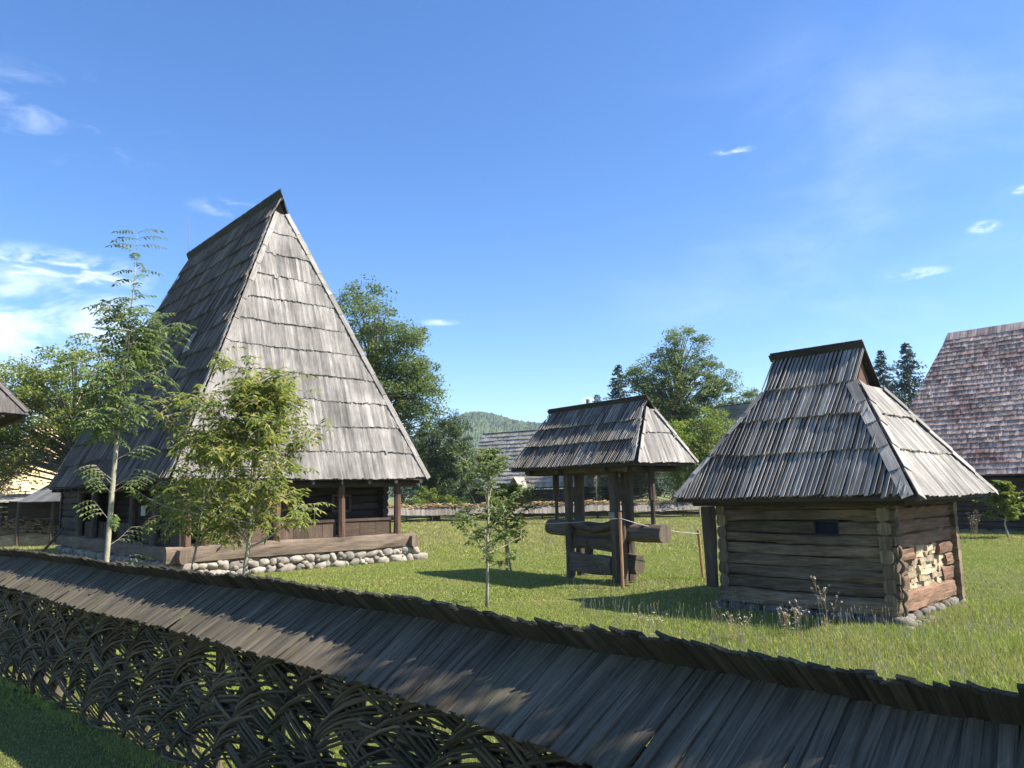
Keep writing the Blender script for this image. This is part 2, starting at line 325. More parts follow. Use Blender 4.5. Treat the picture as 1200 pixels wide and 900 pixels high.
def grass():
    g = np.random.default_rng(5)
    def patch(n, x0, x1, y0, y1, h0, h1, w, wedge=True):
        x = g.uniform(x0, x1, n); y = g.uniform(y0, y1, n)
        if wedge:
            ok = np.abs(x) < .74*y+1.5; x = x[ok]; y = y[ok]
        return x, y
    out = []
    # (count, y range, blade width, base height)
    zones = [(240000, 1.0, 7.5, .0042, .055), (330000, 7.5, 14, .0065, .065), (330000, 14, 24, .010, .075), (240000, 24, 38, .017, .075), (150000, 38, 56, .030, .07)]
    cn = []
    for n, y0, y1, w, h in zones:
        xm = .74*y1+1.5; n2 = int(n*1.25)
        x, y = patch(n2, -xm, xm, y0, y1, 0, 0, 0)
        # keep out of the buildings
        for P, e1, e2, a, b in ((HN, HE1, HE2, (.6, 3.15), (.6, 3.15)), (BN, BE1, BE2, (.45, 7.2), (.45, 12.8))):
            dx = x-P.x; dy = y-P.y; u = dx*e1.x+dy*e1.y; v = dx*e2.x+dy*e2.y
            ok = ~((u > a[0]) & (u < a[1]) & (v > b[0]) & (v < b[1])); x = x[ok]; y = y[ok]
        # patchy: meadow at the right front and at the far edge, mown lawn between the house and the press
        z = np.sin(x*1.3+y*.7)*np.sin(y*1.1-x*.4)+.5*np.sin(x*3.1+1)*np.sin(y*2.7)
        mead = np.clip((x-1.5)/4, 0, 1)*np.clip((15-y)/5, 0, 1)+np.clip((y-22)/9, 0, 1)*.9+np.clip((13.5-y)/3, 0, 1)*.35
        mead = np.clip(mead, 0, 1.2)
        near = (x*.69+y*.724) < (-6.2*.69+9.22*.724)-.1
        mead = np.where(near, .0, mead)
        bare = np.exp(-(((x-6.6)/1.6)**2+((y-10.6)/.9)**2)*1.5)+.6*np.exp(-(((x-2.0)/1.3)**2+((y-16.2)/.8)**2)*1.5)
        kp = g.uniform(0, 1, len(x)) > bare*.75; x, y, z, mead = x[kp], y[kp], z[kp], mead[kp]*(1-.8*bare[kp])
        m = len(x); hh = (h*.42+h*.95*mead*g.uniform(.4, 1.2, m))*g.uniform(.6, 1.35, m)*(1+.25*z)
        hh = np.clip(hh, .015, np.where(y > 24, .15, .34))
        a = g.uniform(0, 2*np.pi, m); lean = g.uniform(.1, .9, m)*hh; la = g.uniform(0, 2*np.pi, m)
        zg = hgt(x, y)-.005; ww = w*g.uniform(.6, 1.4, m)
        p0 = np.stack([x-np.cos(a)*ww, y-np.sin(a)*ww, zg], 1); p1 = np.stack([x+np.cos(a)*ww, y+np.sin(a)*ww, zg], 1)
        p2 = np.stack([x+np.cos(la)*lean, y+np.sin(la)*lean, zg+hh], 1)
        out.append(np.stack([p0, p1, p2], 1).reshape(-1, 3))
    vs_ = np.concatenate(out)
    m = Mat('grass_blade'); geo = m.n('ShaderNodeNewGeometry'); ri = geo.outputs['Random Per Island']; pos = geo.outputs['Position']
    cc = m.mix(ri, (.185, .27, .036), (.37, .43, .090)); cc = m.mix(m.rng(ri, .86, .88, 0, 1), cc, (.48, .42, .20))
    dry = m.noise(pos, .55, 5, .65); cc = m.mix(m.rng(dry, .46, .66, 0, .6), cc, (.42, .38, .13))
    sep = m.n('ShaderNodeSeparateXYZ'); m.l(pos, sep.inputs[0])
    cc = m.mix(m.mul(m.rng(sep.outputs[1], 22, 32, 0, .65), m.rng(m.noise(pos, .3, 4), .3, .6, .3, 1)), cc, (.40, .35, .14))
    m.l(cc, m.b.inputs['Base Color']); m.b.inputs['Roughness'].default_value = .6
    tr = m.n('ShaderNodeBsdfTranslucent'); m.l(cc, tr.inputs[0]); mx = m.n('ShaderNodeMixShader'); mx.inputs[0].default_value = .38
    m.l(m.b.outputs[0], mx.inputs[1]); m.l(tr.outputs[0], mx.inputs[2]); m.l(mx.outputs[0], m.out.inputs[0])
    mesh_np('grass', vs_, 3, m.m, kind='stuff', label='green and partly dry meadow grass of the museum yard', cat='grass')
    # tall dry seed stalks with small heads in the unmown parts
    n = 2600; x = g.uniform(1, 13, n*3); y = g.uniform(6, 17, n*3); keep = (np.abs(x) < .72*y) & (g.uniform(0, 1, len(x)) < np.clip((17-y)/9, 0.1, 1))
    dx = x-HN.x; dy = y-HN.y; u = dx*HE1.x+dy*HE1.y; v = dx*HE2.x+dy*HE2.y; keep &= ~((u > .3) & (u < 3.4) & (v > .3) & (v < 3.4))
    x = x[keep][:n]; y = y[keep][:n]
    x2 = g.uniform(-9, 16, 900); y2 = g.uniform(25, 40, 900); x = np.concatenate([x, x2]); y = np.concatenate([y, y2]); n = len(x)
    h = g.uniform(.12, .34, n)*np.where(y > 20, 1.0, 1); la = g.uniform(0, 6.28, n); le = h*g.uniform(.05, .35, n); w = np.where(y > 20, .006, .0019)
    tx = x+np.cos(la)*le; ty = y+np.sin(la)*le; q = []
    q.append(np.stack([np.stack([x-w, y, 0*x], 1), np.stack([x+w, y, 0*x], 1), np.stack([tx+w*.6, ty, h], 1), np.stack([tx-w*.6, ty, h], 1)], 1).reshape(-1, 3))
    for rot in (0, 1.57):
        hw = np.where(y > 20, .014, g.uniform(.003, .008, n)); hl = g.uniform(.010, .035, n)
        c_, s_ = np.cos(rot)*hw, np.sin(rot)*hw
        q.append(np.stack([np.stack([tx, ty, h-hl], 1), np.stack([tx+c_, ty+s_, h], 1), np.stack([tx, ty, h+hl], 1), np.stack([tx-c_, ty-s_, h], 1)], 1).reshape(-1, 3))
    mesh_np('seed_stalks', np.concatenate(q), 4, leafmat('seed_head', (.26, .22, .11), (.42, .38, .24), .3, (.24, .26, .42), .10), kind='stuff', label='thin dry seed stalks and tiny meadow flowers rising above the grass', cat='meadow flowers')
grass()

# ------------------------------------------------------------------ shingles
def clip(poly, a, b, c_):     # keep a*u+b*v+c >= 0
    out = []
    for i in range(len(poly)):
        p = poly[i]; q = poly[(i+1) % len(poly)]; dp = a*p[0]+b*p[1]+c_; dq = a*q[0]+b*q[1]+c_
        if dp >= 0: out.append(p)
        if (dp >= 0) != (dq >= 0):
            t = dp/(dp-dq); out.append((p[0]+(q[0]-p[0])*t, p[1]+(q[1]-p[1])*t))
    return out
def clip_convex(poly, conv):
    for i in range(len(conv)):
        p = conv[i]; q = conv[(i+1) % len(conv)]; a = -(q[1]-p[1]); b = q[0]-p[0]
        poly = clip(poly, a, b, -(a*p[0]+b*p[1]))
        if len(poly) < 3: return []
    return poly
def shingles(mb, O, eu, ev, convs, rows, w=.09, th=.014, lift=.04, roll=.012, jv=.015, ov=.08, wave=.02, base=.01, seed=1, adv=1.0):
    """planks laid in courses on the plane O + u*eu + v*ev, cut to the convex outlines convs (counter-clockwise)"""
    ro = random.Random(seed); nrm = eu.cross(ev).normalized()
    us = [p[0] for cv in convs for p in cv]; umin, umax = min(us), max(us)
    for r in range(len(rows)-1):
        v0, v1 = rows[r], rows[r+1]; ph = [ro.uniform(0, 6.28) for _ in range(3)]; u = umin-ro.random()*w
        while u < umax:
            ww = w*ro.uniform(.75, 1.25); u1 = u+ww*.97; uc = (u+u1)/2
            wv = wave*(math.sin(uc*1.1+ph[0])+.5*math.sin(uc*2.9+ph[1])+.3*math.sin(uc*6.5+ph[2]))
            va = v0+wv+ro.uniform(-jv, jv)+(0 if r else -.02); va2 = va+ro.uniform(-jv, jv)*.4
            vb = v1+ov
            if ro.random() < .012: va -= ro.uniform(.03, .10); va2 -= ro.uniform(.03, .10)
            li = lift*ro.uniform(.8, 1.25)+lift*.3*math.sin(uc*1.7+ph[1]); ro_ = roll*ro.uniform(.5, 1.5); off = ro.uniform(0, .004)
            U0 = ro.random()*30; V0 = ro.random()*30
            plank = [(u, va), (u1, va2), (u1, vb), (u, vb)]
            for cv in convs:
                pg = clip_convex(plank, cv)
                if len(pg) < 3: continue
                ar = abs(sum(pg[i][0]*pg[(i+1) % len(pg)][1]-pg[(i+1) % len(pg)][0]*pg[i][1] for i in range(len(pg))))
                if ar < 1e-4: continue
                top = []; bot = []; uvs = []
                for (a, b) in pg:
                    h = base+th+off+li*(1-(b-v0)/(v1-v0))+ro_*(a-uc)/w
                    P = O+eu*a+ev*b; top.append(P+nrm*h); bot.append(P+nrm*(h-th)); uvs.append((U0+a-u, V0+b-v0))
                mb.prism(top, bot, uvs)
            u += ww*adv

def hip_roof(parent, N, e1, e2, W, L, he, hr, fr, ig, igf, ir, irf, rows_side, rows_end, mat, w=.09, lift=.04, roll=.012, ext=.25, extn=0, wave=.02, jv=.015, th=.014, seed=1, hipw=.14, name='roof', gable_mat=None, faces=('near', 'far', 'end', 'back')):
    """N eave corner next to the camera; the near face looks along -e1, the end face along -e2"""
    z = V((0, 0, 1)); H = hr-he; hg = he+fr*H; S = math.hypot(W/2, H)
    mb = MB()
    # near side (normal -e1): u runs along -e2 (left to right seen from outside), starts at the far eave corner
    O = N+e2*L+z*he; eu = -e2; ev = (e1*W/2+z*H).normalized()
    low = [(0, -.06), (L, -.06), (L-ig, fr*S), (igf, fr*S)]
    up = [(igf, fr*S), (L-ig, fr*S), (L-ir, S+extn), (irf, S+extn)]
    if 'near' in faces: shingles(mb, O, eu, ev, [low, up], [f*S for f in rows_side[:-1]]+[S+extn], w, th, lift, roll, jv, .08, wave, seed=seed)
    # far side: reaches past the ridge by ext
    O2 = N+e1*W+z*he; ev2 = (-e1*W/2+z*H).normalized()
    low2 = [(0, -.06), (L, -.06), (L-igf, fr*S), (ig, fr*S)]
    up2 = [(ig, fr*S), (L-igf, fr*S), (L-irf, S+ext+.05), (ir, S+ext+.05)]
    mbr = MB()
    if 'far' in faces:
        shingles(mb, O2, e2, ev2, [low2], [f*S for f in rows_side if f*S <= fr*S+.01] if len(rows_side) > 3 else [0, fr*S], w*1.6, th, lift, roll, jv, .05, wave, seed=seed+1)
    shingles(mbr, O2, e2, ev2, [up2], [fr*S, S+ext], w*1.1, th, lift*.5, roll*.5, jv*1.3, .0, wave, seed=seed+5, adv=.8)
    # end faces
    def endface(O, eu, evh, ins, sd, rows):
        Se = math.hypot(ins, hg-he); ev = (evh*ins+z*(hg-he)).normalized(); q = fr*W/2
        shingles(mb, O, eu, ev, [[(0, -.06), (W, -.06), (W-q, Se), (q, Se)]], [f*Se for f in rows], w, th, lift*.6, roll*.5, jv, .03, wave, seed=sd)
    if 'end' in faces: endface(N+z*he, e1, e2, ig, seed+2, rows_end)
    if 'back' in faces: endface(N+e1*W+e2*L+z*he, -e1, -e2, igf, seed+3, rows_end)
    ro = mb.build(name, mat, parent)
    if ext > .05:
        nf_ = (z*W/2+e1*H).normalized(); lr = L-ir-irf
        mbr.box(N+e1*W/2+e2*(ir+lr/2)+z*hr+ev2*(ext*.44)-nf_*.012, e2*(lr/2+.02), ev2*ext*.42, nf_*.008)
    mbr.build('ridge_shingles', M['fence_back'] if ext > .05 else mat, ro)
    # boards along the hips
    if hipw:
        def hip(P, Q, n1, n2, k, hipw=hipw):
            d = Q-P; hb = MB()
            for i in range(k):
                a = P+d*(i/k); b = P+d*((i+1.05)/k); dn = d.normalized()
                for nn, oth in ((n1, n2), (n2, n1)):
                    tang = dn.cross(nn).normalized()
                    if tang.dot(oth) > 0: tang = -tang
                    c0 = (a+b)/2+nn*(.045+lift*.55)+tang*hipw*.38+dn*rnd.uniform(-.03, .03)
                    hb.box(c0, (b-a)/2+nn*-.008, tang*hipw*.5, nn*.007, .003)
            hb.build('hip_board', mat, ro)
        nn_ = (z*W/2-e1*H).normalized(); nf = (z*W/2+e1*H).normalized(); ne = (z*ig-e2*(hg-he)).normalized(); nb = (z*igf+e2*(hg-he)).normalized()
        k = max(3, len(rows_side))
        hip(N+z*he, N+e1*fr*W/2+e2*ig+z*hg, nn_, ne, k); hip(N+e1*W+z*he, N+e1*(W-fr*W/2)+e2*ig+z*hg, nf, ne, k)
        hip(N+e2*L+z*he, N+e1*fr*W/2+e2*(L-igf)+z*hg, nn_, nb, k, hipw*.45)
    # boarding below the shingles, closed underneath
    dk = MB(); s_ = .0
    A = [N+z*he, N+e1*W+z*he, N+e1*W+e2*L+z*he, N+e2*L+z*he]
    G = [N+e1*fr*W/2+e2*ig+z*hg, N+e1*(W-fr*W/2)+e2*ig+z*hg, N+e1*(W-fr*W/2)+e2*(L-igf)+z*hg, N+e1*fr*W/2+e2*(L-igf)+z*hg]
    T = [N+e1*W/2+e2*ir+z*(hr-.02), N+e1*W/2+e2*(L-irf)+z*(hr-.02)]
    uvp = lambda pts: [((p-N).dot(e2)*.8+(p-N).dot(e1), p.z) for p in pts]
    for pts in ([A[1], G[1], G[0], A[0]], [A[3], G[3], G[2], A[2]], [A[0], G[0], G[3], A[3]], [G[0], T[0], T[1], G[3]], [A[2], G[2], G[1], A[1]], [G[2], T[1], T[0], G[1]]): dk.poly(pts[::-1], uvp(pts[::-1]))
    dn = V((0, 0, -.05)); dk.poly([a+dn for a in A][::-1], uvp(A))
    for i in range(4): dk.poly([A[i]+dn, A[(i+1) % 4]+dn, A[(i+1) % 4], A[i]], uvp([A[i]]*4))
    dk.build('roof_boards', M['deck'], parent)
    gb = MB(); zz = V((0, 0, -.03))
    g0, g1 = G[0]+e2*.12, G[1]+e2*.12; t0 = N+e1*W/2+e2*(ig+.12)+z*(hr-.06)
    gb.poly([g0-z*.1, g1-z*.1, t0], [(0, 0), (W*(1-fr), 0), (W*(1-fr)/2, 1)])
    gb.build('gable_board', gable_mat or M['post'], parent); gb = MB()
    g2, g3 = G[2]-e2*.12, G[3]-e2*.12; t1 = N+e1*W/2+e2*(L-igf-.12)+z*(hr-.06)
    gb.poly([g2-z*.1, g3-z*.1, t1], [(0, 0), (W*(1-fr), 0), (W*(1-fr)/2, 1)])
    gb.build('gable_board', gable_mat or M['post'], parent)
    return ro

def L_(N, e1, e2, a, b, z=0): return N+e1*a+e2*b+V((0, 0, z))

# ------------------------------------------------------------------ tall-roofed log house
def house():
    N, e1, e2, W, L, he, hr = BN, BE1, BE2, 7.62, 13.19, 2.455, 11.33
    t = empty('log_house', L_(N, e1, e2, W/2, L/2), 0, label='large dark log house with a steep tall grey shingle roof and a stone-footed porch', cat='house')
    t.location = (0, 0, 0)
    P = lambda a, b, z=0: L_(N, e1, e2, a, b, z)
    rows = [i/12 for i in range(13)]
    hip_roof(t, N, e1, e2, W, L, he, hr, .94, 2.55, 2.5, 2.45, 2.45, rows, [i/11 for i in range(12)], M['shingle'], w=.085, lift=.06, roll=.050, ext=.30, wave=.022, jv=.018, seed=21, hipw=.15)
    # a slipped shingle patch on the left slope
    S = math.hypot(W/2, hr-he); ev = (e1*W/2+V((0, 0, hr-he))).normalized(); nn = (V((0, 0, W/2))-e1*(hr-he)).normalized()
    mb = MB()
    for i in range(4):
        c_ = P(0, 3.9+i*.1, he)+ev*S*.47+nn*.12
        mb.box(c_, ev*.33, e2*.045, nn*.01, .012)
    mb.build('slipped_shingles', M['shingle'], t)
    # stone plinth
    ro = random.Random(3); mb = MB(); core = MB()
    core.box(P(3.81, 6.6, .18), e1*3.38, e2*6.2, V((0, 0, .22)))
    core.build('plinth_core', M['mortar'], t)
    def course(fn, length, zs, out):
        for zz, hh in zs:
            s = 0
            while s < length:
                w = ro.uniform(.20, .56)*(1.15 if zz < .15 else .85)
                h2 = hh*ro.uniform(.85, 1.25)
                c_ = fn(s+w/2)+V((0, 0, zz+ro.uniform(-.02, .02)))
                mb.stone(c_, (e1*(w*.53) if out == 'a' else e1*.2)+V((0, 0, ro.uniform(-.035, .035))), e2*(w*.53) if out == 'b' else e2*.2, V((0, 0, h2*.55))+(e1 if out == 'a' else e2)*ro.uniform(-.04, .04), ro, .2)
                s += w*.97
    course(lambda s: P(.35+s, .42), 6.95, ((.07, .24), (.28, .2)), 'a')
    course(lambda s: P(.42, .35+s), 12.3, ((.07, .24), (.28, .2)), 'b')
    # small pebbles chinking the joints
    for i in range(60):
        s = ro.uniform(.3, 7.2); r = ro.uniform(.04, .09); mb.stone(P(s, .28, ro.uniform(.02, .38)), e1*r, e2*r, V((0, 0, r*.8)), ro)
    mb.build('stone_plinth', M['stone'], t)
    # ground beams with projecting ends
    b = MB(); b.log(P(.05, .38, .60), P(7.35, .38, .60), .26, .40, n=12, sq=5, rough=.012, seg=.5); b.build('ground_beam', M['beam'], t)
    b = MB(); b.log(P(.40, .0, .58), P(.40, 12.9, .58), .26, .36, n=12, sq=5, rough=.012, seg=.5); b.build('ground_beam', M['beam'], t)
    b = MB(); b.log(P(7.2, .1, .58), P(7.2, 12.9, .58), .24, .34, n=12, sq=5, rough=.012); b.build('ground_beam', M['beam'], t)
    b = MB(); b.box(P(3.8, 6.6, .80), e1*3.3, e2*6.2, V((0, 0, .02))); b.build('porch_floor', M['deck'], t)
    # posts
    def post(a, bb, z0=.78, z1=2.36, w=.2, mat='post'):
        m = MB(); m.log(P(a, bb, z0), P(a+rnd.uniform(-.02, .02), bb, z1), w, w, up=e2, n=8, sq=6, rough=.006, seg=.4); m.build('porch_post', M[mat], t)
    for a in (.55, 1.02, 2.9, 4.86, 6.75): post(a, .40)
    for bb in (2.4, 4.4, 6.5, 8.46, 10.3): post(.42, bb, w=.2, mat='well')
    # top plates, rafters' feet
    for (p, q) in (((.1, .40), (7.4, .40)), ((.42, .1), (.42, 13.0))):
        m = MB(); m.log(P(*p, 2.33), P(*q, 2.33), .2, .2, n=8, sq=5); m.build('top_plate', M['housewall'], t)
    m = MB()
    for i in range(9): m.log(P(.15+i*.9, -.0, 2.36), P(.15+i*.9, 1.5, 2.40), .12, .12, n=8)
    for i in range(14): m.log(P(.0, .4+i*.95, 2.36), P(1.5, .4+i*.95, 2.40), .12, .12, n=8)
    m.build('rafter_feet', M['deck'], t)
    # parapet boards of the porch
    m = MB()
    for a0, a1 in ((1.15, 2.8), (3.0, 4.75), (4.98, 6.6)):
        n = max(2, round((a1-a0)/.5)); st = (a1-a0)/n
        for i in range(n): m.box(P(a0+st*(i+.5), .52, 1.02), e1*(st*.49), e2*.018, V((0, 0, .23)), .006)
    m.box(P(3.9, .5, 1.27), e1*2.75, e2*.035, V((0, 0, .035)), .004)
    m.build('parapet', M['parapet'], t)
    m = MB()
    for i in range(12):
        b0 = .8+i*.78; m.box(P(.55, b0+.38, 1.05), e2*.36, e1*.018, V((0, 0, .24)), .006)
    m.build('parapet', M['housewall'], t)
    # inner log rooms
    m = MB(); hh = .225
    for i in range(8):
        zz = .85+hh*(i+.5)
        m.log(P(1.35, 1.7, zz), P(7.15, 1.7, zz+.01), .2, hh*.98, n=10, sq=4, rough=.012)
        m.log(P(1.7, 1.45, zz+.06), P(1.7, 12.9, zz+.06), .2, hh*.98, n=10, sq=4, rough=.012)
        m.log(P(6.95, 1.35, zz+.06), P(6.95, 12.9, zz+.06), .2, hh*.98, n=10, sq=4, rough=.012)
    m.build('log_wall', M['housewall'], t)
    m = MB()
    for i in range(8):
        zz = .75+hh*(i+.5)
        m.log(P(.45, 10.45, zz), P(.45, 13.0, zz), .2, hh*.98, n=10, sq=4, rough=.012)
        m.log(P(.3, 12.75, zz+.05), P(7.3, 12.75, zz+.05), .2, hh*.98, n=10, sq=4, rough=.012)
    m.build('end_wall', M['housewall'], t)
    m = MB(); m.box(P(3.4, 1.56, 1.75), e1*.02+e1*.85*0, e2*.02, V((0, 0, .7))); 
    # door and a small window in the inner wall
    d = MB(); d.box(P(3.3, 1.56, 1.72), e1*.42, e2*.03, V((0, 0, .85))); dd = d.build('door', M['post'], t)
    d = MB(); d.tube([P(3.6, 1.50, 1.7), P(3.6, 1.46, 1.7)], [.012, .012]); d.build('handle', M['metal'], dd)
    d = MB(); d.box(P(5.5, 1.575, 1.75), e1*.25, e2*.02, V((0, 0, .2))); ww = d.build('window', M['glass'], t)
    d = MB()
    for sx in (-1, 1): d.box(P(5.5+sx*.29, 1.56, 1.75), e1*.035, e2*.03, V((0, 0, .26)))
    for sz in (-1, 1): d.box(P(5.5, 1.56, 1.75+sz*.235), e1*.25, e2*.028, V((0, 0, .035)))
    d.build('frame', M['post'], ww)
    # notices pinned in the side porch
    d = MB(); d.box(P(1.585, 7.4, 1.62), e2*.22, e1*.008, V((0, 0, .16))); d.build('notice_board', M['white'], t)
    # ladder-like brace at the far left corner
    d = MB(); d.log(P(-.35, 12.6, 0), P(.25, 11.9, 1.0), .09, .09, n=8); d.build('brace', M['well'], t)
    # lightning rod
    r = MB(); p = P(W/2, L-2.5, hr); r.tube([p, p+V((-.02, 0, .25)), p+V((-.12, 0, 1.75))], [.022, .016, .008]); r.build('lightning_rod', M['metal'], t)
house()

# ------------------------------------------------------------------ old press under its own roof
def press():
    N, e1, e2 = WN, WE1, WE2; P = lambda a, b, z=0: L_(N, e1, e2, a, b, z)
    t = empty('timber_press', (0, 0, 0), label='old timber press with a thick crosswise log under its own small shingle roof', cat='press')
    hip_roof(t, N, e1, e2, 1.92, 4.16, 2.52, 3.91, .85, .44, .42, .44, .40, [0, .35, .66, 1], [0, .55, 1], M['hut_shingle'], w=.055, lift=.045, roll=.026, ext=.13, wave=.012, jv=.012, seed=41, hipw=.07)
    def post(a, b, w, d, z1=2.5, lean=0):
        m = MB(); m.log(P(a, b, -.05), P(a, b+lean, z1), w, d, up=e1, n=10, sq=6, rough=.008, seg=.4); m.build('post', M['well'], t)
    post(.46, 2.58, .19, .16); post(1.0, 2.80, .24, .18)
    post(.46, 1.10, .21, .18); post(1.0, 1.24, .26, .2)
    m = MB(); m.log(P(.48, .88, .0), P(.48, .88, 1.5), .08, .12, up=e1, n=8, sq=5); m.build('post', M['well'], t)
    # big log
    m = MB(); pa, pb = P(.76, 3.62, 1.12), P(.76, -.02, 1.05)
    m.log(pa, pb, .38, .38, n=14, sq=2.1, rough=.014, seg=.3); m.build('cross_log', M['wellog'], t)
    # hanging poles at the ends of the log
    for b in (3.42, .32):
        m = MB(); m.log(P(.80, b, 1.2), P(.80, b, 2.5), .09, .09, up=e1, n=8); m.log(P(.80, b, 1.75), P(.80, b, 2.5), .14, .14, up=e1, n=8, sq=6); m.build('hanging_pole', M['well'], t)
    # plates and tie beams below the roof
    for a in (.34, 1.55):
        m = MB(); m.log(P(a, .25, 2.45), P(a, 3.95, 2.45), .16, .17, n=8, sq=6); m.build('top_plate', M['well'], t)
    for b in (.45, 1.13, 2.64, 3.7):
        m = MB(); m.log(P(.15, b, 2.42), P(1.78, b, 2.42), .13, .14, n=8, sq=6); m.build('tie_beam', M['well'], t)
    # cross beams between the posts, bent and pegged
    m = MB(); m.tube([P(.5, 2.48, 1.22), P(.5, 2.15, 1.18), P(.5, 1.85, 1.10), P(.5, 1.5, 1.16), P(.5, 1.21, 1.24)], [.09, .10, .08, .10, .09], 8); m.build('bent_beam', M['well'], t)
    m = MB(); m.log(P(.5, 2.48, .82), P(.5, 1.21, .78), .14, .24, n=10, sq=4, rough=.015); m.build('press_beam', M['well'], t)
    m = MB(); m.log(P(.5, 2.02, .45), P(.5, 1.98, .9), .12, .22, up=e1, n=8, sq=5); m.build('wedge', M['well'], t)
    m = MB(); m.log(P(.46, 2.48, .37), P(.46, 1.21, .34), .26, .42, n=12, sq=4.5, rough=.02); tr = m.build('trough', M['wellog'], t)
    m = MB(); m.log(P(.80, 1.15, .40), P(.80, .75, .38), .3, .40, n=10, sq=4.5, rough=.02); m.build('trough_block', M['well'], t)
    m = MB(); m.box(P(.355, 1.10, 1.43), e2*.09, e1*.01, V((0, 0, .065))); m.build('label_plate', M['greypost'], t)
press()

# ------------------------------------------------------------------ small hut
def hut():
    N, e1, e2, W, L, he, hr = HN, HE1, HE2, 3.75, 3.75, 1.79, 4.23; P = lambda a, b, z=0: L_(N, e1, e2, a, b, z)
    t = empty('log_hut', (0, 0, 0), label='small log hut with overhanging grey shingle roof, tiny window and pale stones in its wall', cat='hut')
    hip_roof(t, N, e1, e2, W, L, he, hr, .73, 1.14, 1.0, 1.16, .95, [0, .27, .51, .74, 1], [0, .36, .70, 1], M['hut_shingle'], w=.07, lift=.055, roll=.036, ext=.16, wave=.012, jv=.014, seed=61, hipw=.16, gable_mat=M['post'])
    w = .56; Z = 1.78; ro = random.Random(8)
    hs_ = [.25, .20, .18, .18, .18, .15, .20, .17, .17, .16]
    # front wall (faces -e1): logs run along e2 and stick out past both corners
    m = MB(); zz = .10
    for i, h in enumerate(hs_):
        if zz > Z: break
        c_ = zz+h/2; ex0 = [.02, .10, .13, .10, .14, .10, .13, .11, .13, .1][i]+ro.uniform(-.02, .02); ex1 = ro.uniform(.02, .1)
        win = zz < 1.40 and zz+h > 1.28
        inset = ro.uniform(-.012, .012)
        if win:
            m.log(P(w+inset, w-ex0, c_), P(w+inset, 1.24, c_), .17, h*.985, n=14, sq=7, rough=.010, seg=.25, ro=ro); m.log(P(w+inset, 1.62, c_), P(w+inset, L-w+ex1, c_), .17, h*.985, n=14, sq=7, rough=.010, seg=.25, ro=ro)
        else:
            m.log(P(w+inset, w-ex0, c_), P(w+inset, L-w+ex1, c_+ro.uniform(-.015, .015)), .17 if i else .24, h*.985, n=14, sq=7, rough=.012, seg=.22, ro=ro)
        zz += h
    m.build('front_log_wall', M['hutlog'], t)
    # end wall (faces -e2) around the hole filled with pale stones
    m = MB(); stub = MB(); zz = .12
    hs2 = [.30, .22, .2, .2, .2, .2, .2, .2]
    for i, h in enumerate(hs2):
        c_ = zz+h/2; b0 = w+.02
        e0 = w-.10-ro.uniform(0, .05); stub.log(P(e0, b0, c_), P(w+.128, b0, c_), .17, h*.985, n=14, sq=6, rough=.008, ro=ro); ea = L-w+.12+ro.uniform(0, .08)
        if i in (1, 2, 3):
            a0, a1 = {1: (1.02, 2.55), 2: (1.0, 2.75), 3: (1.35, 2.45)}[i]
            m.log(P(w+.13, b0, c_), P(a0, b0, c_), .17, h*.985, n=14, sq=7, rough=.010, seg=.2, ro=ro); m.log(P(a1, b0, c_), P(ea, b0, c_), .17, h*.985, n=14, sq=7, rough=.010, seg=.2, ro=ro)
        else: m.log(P(w+.13, b0, c_), P(ea, b0, c_), .17, h*.985, n=14, sq=7, rough=.012, seg=.22, ro=ro)
        zz += h
    m.build('end_log_wall', M['hutred'], t); stub.build('log_ends', M['hutlog'], t)
    # the stones in the hole
    m = MB(); z0 = .42
    for r in range(7):
        a = .95 if r < 5 else 1.4; zc = z0+r*.088+.04
        while a < (2.85 if r < 5 else 2.4):
            ww = ro.uniform(.12, .34)
            if ro.random() < .93 and (r < 5 or ro.random() < .8):
                m.box(P(a+ww/2, w+.065+ro.uniform(-.02, .03), zc+ro.uniform(-.012, .012)), e1*ww*.49+V((0, 0, ro.uniform(-.02, .02))), e2*.09, V((0, 0, ro.uniform(.036, .05))), .013, ro)
            a += ww
    m.build('stone_infill', M['infill'], t)
    m = MB(); m.box(P(1.9, w+.055, .75), e1*1.0, e2*.04, V((0, 0, .35))); m.build('clay_backing', M['mortar'], t)
    # back and far walls
    m = MB(); zz = .1
    for i in range(9):
        c_ = zz+.1; m.log(P(L-w, w-.14, c_), P(L-w, L-w+.1, c_), .17, .2, n=10, sq=4, ro=ro); m.log(P(w-.12, L-w, c_+.06), P(L-w+.12, L-w, c_+.06), .17, .2, n=10, sq=4, ro=ro); zz += .195
    m.build('back_log_wall', M['hutlog'], t)
    # curled ends of the logs at the near corner, hewn to a wavy outline
    m = MB(); zz = .12
    for i in range(8):
        pts = [P(w-.02, w-.11-.06*math.sin(k/4*math.pi)*(1 if i % 2 else .6), zz+k*.048) for k in range(5)]
        if i % 2 == 0 or i < 4: m.tube(pts, [.02, .028, .03, .028, .018], 6); m.build('corner_notch', M['beam'], t); m = MB()
        zz += .2
    # footing stones
    m = MB()
    s = .3
    while s < 3.3:
        ww = ro.uniform(.25, .55); m.stone(P(.52, s+ww/2, .03), e1*.15, e2*ww*.52, V((0, 0, .10)), ro, .15)
        s += ww
    s = .5
    while s < 3.3:
        ww = ro.uniform(.10, .42); m.stone(P(s+ww/2, .53+ro.uniform(-.02, .03), .04), e1*ww*.52, e2*.11, V((0, 0, ro.uniform(.07, .11)))+e1*ro.uniform(-.04, .04), ro, .3); s += ww
    for i in range(14): r = ro.uniform(.03, .07); m.stone(P(.6+ro.uniform(-.45, 2), .38-ro.uniform(0, .12), .01), e1*r*1.3, e2*r, V((0, 0, r*.7)), ro, .2)
    m.build('footing_stones', M['greystone'], t)
